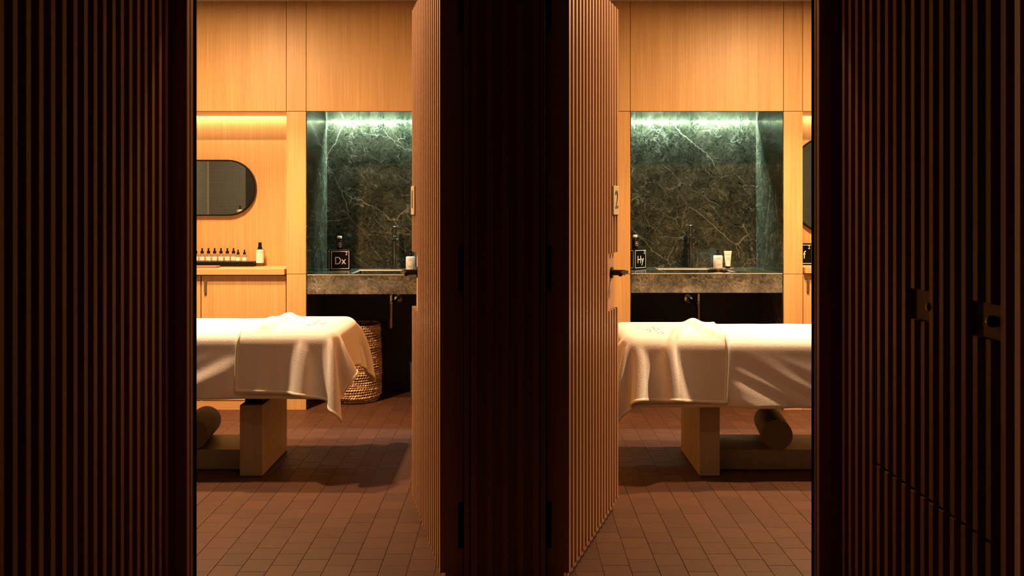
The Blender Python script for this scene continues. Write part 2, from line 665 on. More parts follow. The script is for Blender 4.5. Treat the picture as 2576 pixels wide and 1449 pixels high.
# ---- ceilings
ceil = thing('ceiling', 'plain painted ceiling over the rooms and the corridor', 'ceiling', kind='structure')
MB().box(RXL - 0.1, RXR + 0.1, 3.15, 5.86, 2.755, 2.80).build('room_ceiling', 'ceiling', ceil)
MB().box(RXL - 0.1, RXR + 0.1, -1.6, 6.75, 2.90, 2.95).build('slab', 'groove', ceil)
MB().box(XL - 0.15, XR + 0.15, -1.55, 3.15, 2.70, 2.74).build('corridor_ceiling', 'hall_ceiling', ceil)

# ---- left corridor wall
SW = 0.024          # slat face width
wl = MB().box(XL - 0.12, XL - DEP, -1.6, 3.075, 0, 2.7).build('wall_left', 'backing')
tag(wl, 'left corridor wall clad in tall shade-toned vertical slats', 'wall', kind='structure')
PW = 0.0581
smesh_l = MB().box(-DEP, 0, -SW / 2, SW / 2, 0, 2.69, 0.0015).mesh('slat', 'walnut_shaded')
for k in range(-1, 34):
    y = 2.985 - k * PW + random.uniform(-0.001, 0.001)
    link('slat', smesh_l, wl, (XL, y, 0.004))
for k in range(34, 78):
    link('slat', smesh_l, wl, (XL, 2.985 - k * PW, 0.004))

# ---- right corridor wall with two flush cupboard doors
wr = MB().box(XR + DEP, XR + 0.12, -1.6, 3.075, 0, 2.7).build('wall_right', 'backing')
tag(wr, 'right corridor wall of shade-toned vertical slats with two flush locked doors', 'wall', kind='structure')
us = [833.5, 849.5, 866.5, 884.5, 902.5, 922, 942, 962.5, 985, 1008, 1033, 1054, 1079.5, 1107.5, 1135.5, 1165, 1198, 1235.5, 1271]
ys = [F * XR / u for u in us]
while ys[-1] > -1.4:
    ys.append(ys[-1] - PW)
SEAM = 0.555
CUT0, CUT1 = 1.038, 1.124
full = MB().box(0, DEP, -SW / 2, SW / 2, 0, 2.69, 0.0015).mesh('slat', 'walnut_shaded')
upper = MB().box(0, DEP, -SW / 2, SW / 2, SEAM + 0.003, 2.69, 0.0015).mesh('slat', 'walnut_shaded')
lower = MB().box(0, DEP, -SW / 2, SW / 2, 0, SEAM - 0.003, 0.0015).mesh('slat', 'walnut_shaded')
above = MB().box(0, DEP, -SW / 2, SW / 2, CUT1, 2.69, 0.0015).mesh('slat', 'walnut_shaded')
below = MB().box(0, DEP, -SW / 2, SW / 2, SEAM + 0.003, CUT0, 0.0015).mesh('slat', 'walnut_shaded')
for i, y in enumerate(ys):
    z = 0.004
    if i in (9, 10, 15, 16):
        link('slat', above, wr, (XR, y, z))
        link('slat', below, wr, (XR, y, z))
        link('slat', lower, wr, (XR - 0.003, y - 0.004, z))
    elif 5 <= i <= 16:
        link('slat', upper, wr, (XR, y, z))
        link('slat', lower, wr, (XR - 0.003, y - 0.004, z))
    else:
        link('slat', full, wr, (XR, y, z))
for (y0, y1, yk, off) in ((2.352, 2.50, 2.395, 0.017), (2.034, 2.135, 2.078, 0.010)):
    pl = MB().box(XR + off, XR + DEP, y0, y1, CUT0 + 0.004, CUT1 + 0.004, 0.002).build('lock_plate', 'plate_dark', wr)
    MB().lathe([(0.010, 0), (0.0145, 0.004), (0.0145, 0.010), (0.011, 0.020), (0.0, 0.022)], 0, 0, 0, 24,
               rot=Matrix.Rotation(-PI / 2, 3, 'Y'), cap=False).build('lock_knob', 'black_gloss', pl, True,
                                                                      label='small black lock knob').location = (XR + off, yk, 1.087)
# end wall behind the camera
we = MB().box(XL - 0.1, XR + 0.1, -1.7, -1.6, 0, 2.7).build('wall_end', 'backing')
tag(we, 'plain dark wall closing the corridor behind the viewer', 'wall', kind='structure')

# ---- pier between the doors
pier = MB().box(-0.168, 0.1176, YP + DEP, 3.20, 0, 2.755).build('wall_center', 'walnut_shaded')
tag(pier, 'shade-toned slatted pier between the two open doorways', 'wall', kind='structure')
pm = MB().box(-0.0113, 0.0113, YP, YP + DEP, 0.0, 2.695, 0.0015).mesh('slat', 'walnut_shaded')
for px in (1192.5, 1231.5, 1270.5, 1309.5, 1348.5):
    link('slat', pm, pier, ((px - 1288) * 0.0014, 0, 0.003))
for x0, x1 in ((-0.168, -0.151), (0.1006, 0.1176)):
    MB().box(x0, x1, YP, YP + DEP, 0, 2.695, 0.001).build('edge_board', 'walnut_shaded', pier)
for x0, x1 in ((-0.1765, -0.1685), (0.118, 0.1262)):
    MB().box(x0, x1, 3.156, 3.2, 0, 2.3).build('rebate', 'hinge', pier)
party = MB().box(-0.09, 0.04, 3.20, 6.66, 0, 2.90).build('wall_middle', 'oak')
tag(party, 'oak party wall between the two treatment rooms', 'wall', kind='structure')

# ---- door frames on the outer sides and the lintel above
fr_l = MB().box(XL - 0.15, -1.145, YP, 3.145, 0, 2.755, 0.002).build('trim_1', 'walnut_shaded')
tag(fr_l, 'brown wooden jamb at the left edge of the left doorway', 'door frame', kind='structure')
MB().box(-1.2, -1.137, 3.146, 3.153, 0, 2.755).box(-1.2, -1.16, 3.1535, 3.20, 0, 2.755).build('seal', 'hinge', fr_l)
MB().box(-1.147, -1.1435, YP + 0.028, YP + 0.033, 0.0, 2.7).build('groove_line', 'groove', fr_l)
fr_r = MB().box(1.082, XR + 0.15, YP, 3.135, 0, 2.755, 0.002).build('trim_2', 'walnut_shaded')
tag(fr_r, 'brown wooden jamb at the right edge of the right doorway', 'door frame', kind='structure')
MB().box(1.076, 1.2, 3.136, 3.143, 0, 2.755).box(1.10, 1.2, 3.1435, 3.20, 0, 2.755).build('seal', 'hinge', fr_r)
MB().box(1.0805, 1.084, YP + 0.028, YP + 0.033, 0.0, 2.7).build('groove_line', 'groove', fr_r)
lin = MB().box(-1.145, -0.168, YP, 3.20, 2.30, 2.755).box(0.1176, 1.082, YP, 3.20, 2.30, 2.755).build('trim_3', 'walnut_shaded')
tag(lin, 'shade-toned wooden lintels above the two doorways', 'door frame', kind='structure')

# ---- inner front walls and outer side walls of the rooms, in woven fabric
wf = thing('wall_front', 'inner front walls of the rooms seen only in the mirrors, dark woven fabric', 'wall', kind='structure')
MB().box(RXL, -2.83, 3.13, 3.20, 0, 2.75).build('fabric_panel', 'fabric', wf)
MB().box(-2.828, -1.2, 3.14, 3.20, 0, 2.75).build('panel', 'black_panel', wf)
MB().box(2.80, RXR, 3.13, 3.20, 0, 2.75).build('fabric_panel', 'fabric', wf)
MB().box(1.2, 2.798, 3.14, 3.20, 0, 2.75).build('panel', 'black_panel', wf)
MB().box(RXL, RXL + 0.012, 3.2005, 3.212, 0, 2.75).build('corner_highlight', 'ceiling', wf)  # pale strip added to imitate the bright vertical highlight in the corner
ws1 = MB().box(RXL - 0.1, RXL, 3.1, 6.66, 0, 2.9).build('wall_outer_left', 'fabric')
tag(ws1, 'far left wall of the left room in woven fabric', 'wall', kind='structure')
ws2 = MB().box(RXR, RXR + 0.1, 3.1, 6.66, 0, 2.9).build('wall_outer_right', 'fabric')
tag(ws2, 'far right wall of the right room in woven fabric', 'wall', kind='structure')


# ---- back walls
def back_wall(name, label, xs, niche, alcove, side, hct, hcb):
    """xs: upper seam positions; niche (x0,x1); alcove (x0,x1); side=+1 alcove right of the niche"""
    w_ = thing(name, label, 'wall', kind='structure')
    g = 0.0016
    T = 0.024
    zt = 2.0237
    zm = 0.919
    # carcass behind everything
    MB().box(min(xs), max(xs), 6.60, 6.68, 0, 2.9).build('backing', 'groove', w_)
    # upper panels
    for a, b in zip(xs, xs[1:]):
        MB().box(a + g, b - g, YB, YB + T, zt + g, HC, 0.001).build('panel', 'oak', w_)
    MB().box(min(xs), max(xs), YB + T + 0.002, YB + T + 0.012, zt + 0.03, HC).build('backing', 'groove', w_)
    # solid columns between openings
    spans = []
    n0, n1 = niche
    a0, a1 = alcove
    lo, hi = min(xs), max(xs)
    if side < 0:
        spans = [(a1, n0), (n1, hi)]
    else:
        spans = [(lo, n0), (n1, a0)]
    for a, b in spans:
        MB().box(a + g, b - g, YB, YB + T, zm + g, zt - g, 0.001).build('panel', 'oak', w_)
        MB().box(a + g, b - g, YB, YB + T, 0.0, zm - g, 0.001).build('panel', 'oak', w_)
        MB().box(a + 0.006, b - 0.006, YB + T + 0.001, 6.60, 0, zt + 0.02).build('column_core', 'groove', w_)
    # alcove: soffit with a slot at the back, back panel, side cheek
    ya = 6.27
    MB().box(a0, a1, YB + T, ya - 0.04, zt, zt + 0.02).build('soffit', 'oak_flat', w_)
    MB().box(a0, a1, ya, ya + 0.02, 0.0, zt + 0.14).build('alcove_panel', 'oak', w_)
    MB().box(a0, a1, ya - 0.045, ya, zt + 0.12, zt + 0.13).build('slot_top', 'groove', w_)
    MB().box(a0, a1, ya - 0.055, ya - 0.045, zt + 0.021, zt + 0.13).build('slot_cheek', 'groove', w_)
    xc = a1 if side < 0 else a0
    MB().box(xc if side < 0 else xc - 0.0055, xc + 0.0055 if side < 0 else xc, YB + T, ya, 0.96, zt).build('cheek', 'oak', w_)
    # niche lining in marble
    yn = 6.586
    MB().box(n0, n1, yn, yn + 0.012, hcb - 0.02, zt + 0.14).build('marble_back', 'marble', w_)
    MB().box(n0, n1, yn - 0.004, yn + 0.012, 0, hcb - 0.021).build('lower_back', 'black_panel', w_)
    MB().box(n0, n0 + 0.004, YB + 0.002, yn - 0.004, 0, zt).build('marble_side', 'marble', w_)
    MB().box(n1 - 0.004, n1, YB + 0.002, yn - 0.004, 0, zt).build('marble_side', 'marble', w_)
    MB().box(n0, n1, YB + T, yn - 0.035, zt + 0.0005, zt + 0.02).build('marble_soffit', 'marble', w_)
    MB().box(n0, n1, yn - 0.055, yn - 0.036, zt + 0.021, zt + 0.13).build('slot_cheek', 'groove', w_)
    MB().box(n0, n1, yn - 0.035, yn, zt + 0.12, zt + 0.13).build('slot_top', 'groove', w_)
    return w_


back_wall('wall_back', 'back wall of the left room, oak panels around a dark marble niche',
          [RXL, -1.530, -1.395, -0.357, -0.09], (-1.395, -0.357), (RXL, -1.530), -1, 0.916, 0.783)
back_wall('wall_back', 'back wall of the right room, oak panels around a dark marble niche',
          [0.04, 0.801, 1.840, 1.970, RXR], (0.803, 1.840), (1.972, RXR), +1, 0.925, 0.792)


# ---- cabinets and worktops in the alcoves
def cabinet(x0, x1, seams, handle_side, label, wtop, wlabel):
    c = thing('cabinet', label, 'cabinet', ((x0 + x1) / 2, YB, 0))
    cx = (x0 + x1) / 2
    MB().box(x0 - cx + 0.002, x1 - cx - 0.002, 0.03, 0.335, 0.0, wtop - 0.048).build('body', 'oak', c)
    MB().box(x0 - cx + 0.002, x1 - cx - 0.002, 0.004, 0.029, 0.0, 0.058).build('plinth', 'oak_flat', c)
    ed = [x0 - 0.001] + seams + [x1 + 0.001]
    for a, b in zip(ed, ed[1:]):
        d = MB().box(a - cx + 0.004, b - cx - 0.004, 0.004, 0.026, 0.064, wtop - 0.047, 0.001).build('door', 'oak', c)
        hx = (a - cx + 0.034) if handle_side < 0 else (b - cx - 0.034)
        MB().box(hx - 0.008, hx + 0.008, -0.012, 0.004, wtop - 0.165, wtop - 0.085, 0.002).build('handle', 'brass', d)
    wt = MB().box(x0 + 0.004, x1 - 0.004, -0.034, 0.335, 0, 0.040, 0.0015).build('worktop', 'oak_flat')
    wt.location = (0, YB, wtop - 0.040)
    tag(wt, wlabel, 'worktop')


cabinet(RXL, -1.531, [-2.680, -2.110], -1, 'long oak base cabinet under the left alcove with slim bar handles', 0.957,
        'oak worktop of the left alcove carrying the dropper bottles')
cabinet(1.973, RXR, [2.60], -1, 'oak base cabinet in the right room alcove, mostly hidden by the jamb', 0.967,
        'oak worktop of the right alcove under the round mirror')


# ---- marble vanities
def vanity(n0, n1, top, bot, b0, b1, label):
    cx = (n0 + n1) / 2
    y0, y1 = YB + 0.004, 6.58
    v = thing('vanity', label, 'vanity', (cx, y0, bot))
    a, b = n0 - cx + 0.0055, n1 - cx - 0.0055
    D = y1 - y0
    H = top - bot
    bx0, bx1 = b0 - cx, b1 - cx
    by0, by1 = 0.10, 6.44 - y0
    m = MB()
    # top slab as a frame around the basin
    for (x0, x1, ya, yb) in ((a, bx0, 0.02, D), (bx1, b, 0.02, D), (bx0, bx1, 0.02, by0), (bx0, bx1, by1, D)):
        m.box(x0, x1, ya, yb, H - 0.02, H)
    m.build('top', 'marble', v)
    MB().box(a, b, 0, 0.0195, 0, H, 0.0012).build('apron', 'marble_counter', v)
    # basin: sloping floor
    bm = MB()
    bb = bm.bm
    P = [(bx0, by0, H - 0.0205), (bx1, by0, H - 0.0205), (bx1, by1, H - 0.0205), (bx0, by1, H - 0.0205),
         (bx0 + 0.01, by0 + 0.01, 0.02), (bx1 - 0.01, by0 + 0.01, 0.02), (bx1 - 0.01, by1 - 0.01, 0.05), (bx0 + 0.01, by1 - 0.01, 0.05)]
    vs = [bb.verts.new(p) for p in P]
    for q in ((4, 5, 6, 7), (0, 1, 5, 4), (1, 2, 6, 5), (2, 3, 7, 6), (3, 0, 4, 7)):
        bb.faces.new([vs[i] for i in q])
    bm.build('basin', 'marble', v)
    e = 0.0016
    MB().box(bx0, bx1, by1 - e, by1, H - 0.01, H + 0.0006).box(bx1 - 0.0008, bx1, by0, by1, H - 0.01, H + 0.0004) \
        .box(bx0, bx0 + 0.0008, by0, by1, H - 0.01, H + 0.0004).build('basin_edge', 'cream', v)
    MB().box(a, b, -0.0012, 0.0012, H - 0.0028, H + 0.0002).build('front_arris', 'cream', v)
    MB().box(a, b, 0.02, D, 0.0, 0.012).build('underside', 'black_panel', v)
    MB().lathe([(0.0, 0), (0.022, 0), (0.022, 0.003), (0, 0.003)], (bx0 + bx1) / 2, (by0 + by1) / 2, 0.037, 24, cap=False).build('drain', 'chrome', v)
    return v


vanity(-1.395, -0.357, 0.916, 0.783, -1.118, -0.60, 'dark green marble vanity counter in the left room niche')
vanity(0.803, 1.840, 0.925, 0.792, 1.058, 1.552, 'dark green marble vanity counter in the right room niche')


# ---- faucets
def faucet(x, z, dx, label):
    f = thing('faucet', label, 'faucet', (x, 6.50, z))
    MB().lathe([(0.024, 0), (0.024, 0.006), (0.0145, 0.007), (0.0145, 0.245), (0.0135, 0.246), (0.0135, 0.249), (0.0145, 0.25), (0.0145, 0.315), (0.012, 0.318)],
               n=28).build('column', 'gunmetal', f, True)
    MB().cyl(0.0125, (0, 0, 0.215), (dx, -0.155, 0.215)).lathe([(0.0125, 0), (0.0085, 0.001)], 0, 0, 0.215, 24,
                                                               rot=Matrix.Rotation(PI / 2, 3, 'X')).build('spout', 'gunmetal', f, True)
    MB().cyl(0.0145, (0, 0, 0.215), (0.02, 0.02, 0.215)).build('spout_collar', 'gunmetal', f, True)
    MB().cyl(0.0045, (0.017, -0.012, 0.0), (0.017, -0.012, 0.105), 12).cyl(0.009, (0.017, -0.012, 0.0), (0.017, -0.012, 0.004), 16).build('pull_rod', 'chrome', f, True)
    return f


faucet(-0.875, 0.9165, -0.012, 'tall dark metal pillar tap on the left marble vanity')
faucet(1.330, 0.9255, 0.010, 'tall dark metal pillar tap on the right marble vanity')


def trap(x, zt, dx, label, xw):
    t = thing('drain_trap', label, 'drain pipe', (x, 6.33, 0.50))
    H = zt - 0.50
    MB().lathe([(0.016, 0.17), (0.016, H)], n=24).build('tailpipe', 'chrome', t, True)
    MB().lathe([(0.019, H - 0.045), (0.021, H - 0.04), (0.021, H - 0.02), (0.019, H - 0.015)], n=24).build('slip_nut', 'chrome', t, True)
    MB().lathe([(0.0, 0.0), (0.015, 0.001), (0.018, 0.01), (0.018, 0.165), (0.02, 0.17), (0.02, 0.19), (0.016, 0.195)], n=24, cap=False).build('bottle', 'chrome', t, True)
    MB().cyl(0.013, (0, 0, 0.165), (xw - x, 0.24, 0.185), 20).build('outlet', 'chrome', t, True)
    MB().lathe([(0.0, 0.0), (0.034, 0.0), (0.036, -0.004), (0.030, -0.012), (0.014, -0.014)], xw - x, 0.2505, 0.185, 32, axis='Y', cap=False).build('escutcheon', 'chrome', t, True)
    return t


trap(-0.875, 0.783, 0, 'chrome trap hanging under the left marble vanity', -0.855)
trap(1.350, 0.792, 0, 'chrome trap hanging under the right marble vanity', 1.325)


# ---- LED strips (real diffusers in the slots)
def strip(x0, x1, y, z, mat, label, hw=0.007):
    s = thing('light_strip', label, 'light', ((x0 + x1) / 2, y, z))
    h = (x1 - x0) / 2 - 0.01
    MB().box(-h, h, -hw - 0.001, hw + 0.001, 0.004, 0.012).build('channel', 'gunmetal', s)
    m = MB()
    v = [m.bm.verts.new(p) for p in ((-h, -hw, 0.003), (h, -hw, 0.003), (h, hw, 0.003), (-h, hw, 0.003))]
    m.bm.faces.new(list(reversed(v)))
    m.bm.normal_update()
    me = bpy.data.meshes.new('diffuser')
    m.bm.to_mesh(me)
    m.bm.free()
    me.materials.append(M[mat])
    link('diffuser', me, s)


strip(-1.395, -0.357, 6.5685, 2.06, 'led_cool', 'cool white light strip hidden above the left marble niche', 0.014)
strip(0.803, 1.840, 6.5685, 2.06, 'led_cool', 'cool white light strip hidden above the right marble niche', 0.014)
strip(RXL, -1.533, 6.252, 2.075, 'led_warm', 'warm light strip hidden above the left alcove')
strip(1.975, RXR, 6.252, 2.075, 'led_warm', 'warm light strip hidden above the right alcove')


# ---- ceiling lights
def downlight(x, y, z, power, size, label, color=WARM, spread=PI):
    t = thing('ceiling_light', label, 'light', (x, y, z))
    MB().lathe([(size / 2 + 0.004, -0.004), (size / 2 + 0.022, -0.004), (size / 2 + 0.024, 0.0), (size / 2 + 0.004, 0.0), (size / 2 + 0.004, -0.004)],
               n=32, cap=False).build('ring', 'black', t, True)
    area_lamp('lamp', (0, 0, -0.006), size, power, color, t, spread)


downlight(-1.90, 4.47, 2.754, ROOM_W, 0.10, 'warm downlight above the front edge of the left massage table')
downlight(1.86, 4.47, 2.754, ROOM_W, 0.10, 'warm downlight above the front edge of the right massage table')
downlight(-1.70, 4.95, 2.754, ROOM_W * 0.4, 0.08, 'warm downlight above the far edge of the left massage table', spread=math.radians(100))
downlight(1.66, 4.95, 2.754, ROOM_W * 0.4, 0.08, 'warm downlight above the far edge of the right massage table', spread=math.radians(100))
downlight(-0.74, 3.45, 2.754, DOOR_W, 0.07, 'small downlight just inside the left doorway')
downlight(0.74, 3.45, 2.754, DOOR_W, 0.07, 'small downlight just inside the right doorway')
downlight(0.0, 2.2, 2.699, HALL_W, 0.07, 'dim corridor downlight nearest the slatted pier')
downlight(0.0, 0.4, 2.699, HALL_W, 0.07, 'dim corridor downlight above the viewer')


# ==================================================================  DOORS
def make_door(name, label, corner, ang_dir, thick_dir, num, mirror):
    """local x: along the leaf from the hinge, local y: thickness away from the slatted face"""
    W, H = 0.872, 2.262
    d = Vector(ang_dir).normalized()
    t = Vector(thick_dir).normalized()
    root = thing(name, label, 'door', kind='structure')
    right = 1 if (d.x * t.y - d.y * t.x) > 0 else -1     # handedness
    ang = math.atan2(d.y, d.x)
    root.location = (corner[0], corner[1], 0)
    root.rotation_euler = (0, 0, ang)
    s = right      # local y sign of the thickness

    def B(x0, x1, y0, y1, z0, z1, bv=0.001):
        ya, yb = sorted((s * y0, s * y1))
        return MB().box(x0, x1, ya, yb, z0, z1, bv)
    B(0, W, DEP, 0.085, 0.008, H + 0.012).build('leaf', 'door_panel', root)
    n = 17
    p = (W - SW) / (n - 1)
    c0, c1 = 0.916, 1.164
    ya, yb = sorted((0, s * DEP))
    fullm = MB().box(0, SW, ya, yb, 0.051, H, 0.0012).mesh('slat', 'walnut')
    upm = MB().box(0, SW, ya, yb, c1, H, 0.0012).mesh('slat', 'walnut')
    lom = MB().box(0, SW, ya, yb, 0.051, c0, 0.0012).mesh('slat', 'walnut')
    for i in range(n):
        x = i * p
        if i >= n - 4:
            link('slat', upm, root, (x, 0, 0))
            link('slat', lom, root, (x, 0, 0))
        else:
            link('slat', fullm, root, (x, 0, 0))
    # hinges on the hinge edge
    for z0 in (0.134, 1.06, 1.993):
        ya, yb = sorted((s * 0.066, s * 0.088))
        pts = []
        m = MB().box(-0.0025, 0.0, ya, yb, z0, z0 + 0.165)
        m.build('hinge', 'hinge', root, label='black hinge leaf')
    # lever
    hz = 1.074
    hx = W - 0.062
    y0 = -s * 0.0

    def yy(v):
        return s * v
    han = MB()
    R = Matrix.Rotation(PI / 2, 3, 'X') if s > 0 else Matrix.Rotation(-PI / 2, 3, 'X')
    han.lathe([(0.0, 0), (0.026, 0), (0.026, 0.007), (0.024, 0.009), (0.0, 0.009)], hx, yy(DEP), hz, 32, rot=R, cap=False)
    ho = han.build('handle', 'bronze', root, True, label='dark metal lever handle')
    MB().cyl(0.0125, (hx, yy(DEP - 0.009), hz), (hx, yy(-0.045), hz)).build('neck', 'bronze', ho, True)
    MB().cyl(0.0095, (hx + 0.035, yy(-0.043), hz), (hx - 0.105, yy(-0.043), hz)).build('lever', 'bronze', ho, True)
    # number plate
    xc = W - 0.066
    zc = 1.35 + (530 - 504) * 0.00178
    ya, yb = sorted((yy(-0.006), yy(0.0)))
    plt = MB().box(xc - 0.058, xc + 0.058, ya, yb, zc - 0.064, zc + 0.064, 0.001).build('number_plate', 'plate', root, label='pale square plate with a brown numeral')
    me = text_mesh(num, 0.115, 'plate_num', 0.0012, 1.15)
    nm = link('numeral', me, plt, (xc, yy(-0.0075), zc), 0 if s > 0 else PI)
    return root


make_door('door_1', 'open slatted wooden door of the left room, numeral 1 on its plate',
          (-0.2578, 3.133), (-0.1957, 0.842), (0.974, 0.226), '1', False)
make_door('door_2', 'open slatted wooden door of the right room, numeral 2 on its plate',
          (0.2045, 3.133), (0.2815, 0.842), (-0.948, 0.317), '2', True)


# ==================================================================  MIRRORS
def stadium(hw, hh, n=24):
    """stadium outline, half width hw, half height hh"""
    r = min(hw, hh)
    pts = []
    cx, cz = hw - r, hh - r
    for q, (sx, sz) in enumerate(((1, 1), (-1, 1), (-1, -1), (1, -1))):
        for i in range(n + 1):
            a = PI / 2 * q + PI / 2 * i / n
            pts.append((sx * cx + r * math.cos(a), sz * cz + r * math.sin(a)))
    out = []
    for p in pts:
        if not out or (abs(p[0] - out[-1][0]) + abs(p[1] - out[-1][1])) > 1e-5:
            out.append(p)
    if abs(out[0][0] - out[-1][0]) + abs(out[0][1] - out[-1][1]) < 1e-5:
        out.pop()
    return out


def mirror(name, x, z, hw, hh, label):
    m = thing(name, label, 'mirror', (x, 6.268, z))
    o = stadium(hw, hh)
    i = stadium(hw - 0.010, hh - 0.010)
    fr = MB()
    bm = fr.bm
    n = len(o)
    rings = [[bm.verts.new((px, y, pz)) for px, pz in pts] for pts, y in ((o, 0), (o, -0.034), (i, -0.034), (i, -0.024))]
    for a, b in zip(rings, rings[1:]):
        for k in range(n):
            bm.faces.new((a[k], a[(k + 1) % n], b[(k + 1) % n], b[k]))
    fr.build('frame', 'black', m)
    MB().prism(i, -0.026, -0.004).build('glass', 'mirror', m)
    return m


mirror('wall_mirror', -2.28, 1.513, 0.452, 0.200, 'pill-shaped black framed mirror on the oak alcove wall, left room')
mirror('wall_mirror', 2.326, 1.534, 0.371, 0.371, 'round black framed mirror cut off by the right doorjamb')

# ==================================================================  MASSAGE TABLES
def table(x0, x1, y0, y1, top, hem, leg_x, cyl_pts, label, sgn):
    """sgn +1: visible end at x1 (left table); -1: visible end at x0"""
    cx = (x0 + x1) / 2
    t = thing('massage_table', label, 'massage table', (cx, 4.68, 0))
    ly0, ly1 = 4.439 - 4.68, 4.925 - 4.68
    for (a, b) in leg_x:
        MB().box(a - cx, b - cx, ly0, ly1, 0.003, 0.363, 0.002).build('leg', 'oak_table', t)
        MB().box(a - cx + 0.012, b - cx - 0.012, ly0 + 0.05, ly1 - 0.03, 0.363, hem + 0.03).build('leg_neck', 'black', t)
    xs = sorted([leg_x[0][0], leg_x[0][1], leg_x[1][0], leg_x[1][1]])
    MB().box(xs[1] - cx + 0.0005, xs[2] - cx - 0.0005, 4.555 - 4.68, 4.863 - 4.68, 0.003, 0.1056, 0.001).build('stretcher', 'oak_table', t)
    (ax, ay), (bx, by) = cyl_pts
    MB().cyl(0.078, (ax - cx, ay - 4.68, 0.1845), (bx - cx, by - 4.68, 0.1845), 48).build('motor_housing', 'cylinder', t, True)
    ins = 0.045
    MB().box(x0 - cx + ins, x1 - cx - ins, y0 - 4.68 + ins, y1 - 4.68 - ins, hem + 0.03, hem + 0.08).build('frame', 'black', t)
    MB().box(x0 - cx + ins, x1 - cx - ins, y0 - 4.68 + ins, y1 - 4.68 - ins, hem + 0.0805, top - 0.03, 0.03, 3).build('mattress', 'upholstery', t)
    return t


LT = dict(x0=-2.85, x1=-0.885, y0=4.395, y1=4.99, top=0.738, hem=0.405)
RT = dict(x0=0.565, x1=2.55, y0=4.395, y1=4.97, top=0.708, hem=0.362)
table(**LT, leg_x=[(-1.382, -1.267), (-2.47, -2.355)], cyl_pts=((-1.66, 4.545), (-1.70, 4.87)),
      label='massage table on pale block legs in the left room, head end right', sgn=1)
table(**RT, leg_x=[(0.952, 1.055), (2.06, 2.16)], cyl_pts=((1.378, 4.545), (1.428, 4.87)),
      label='massage table on pale block legs in the right room, head end left', sgn=-1)


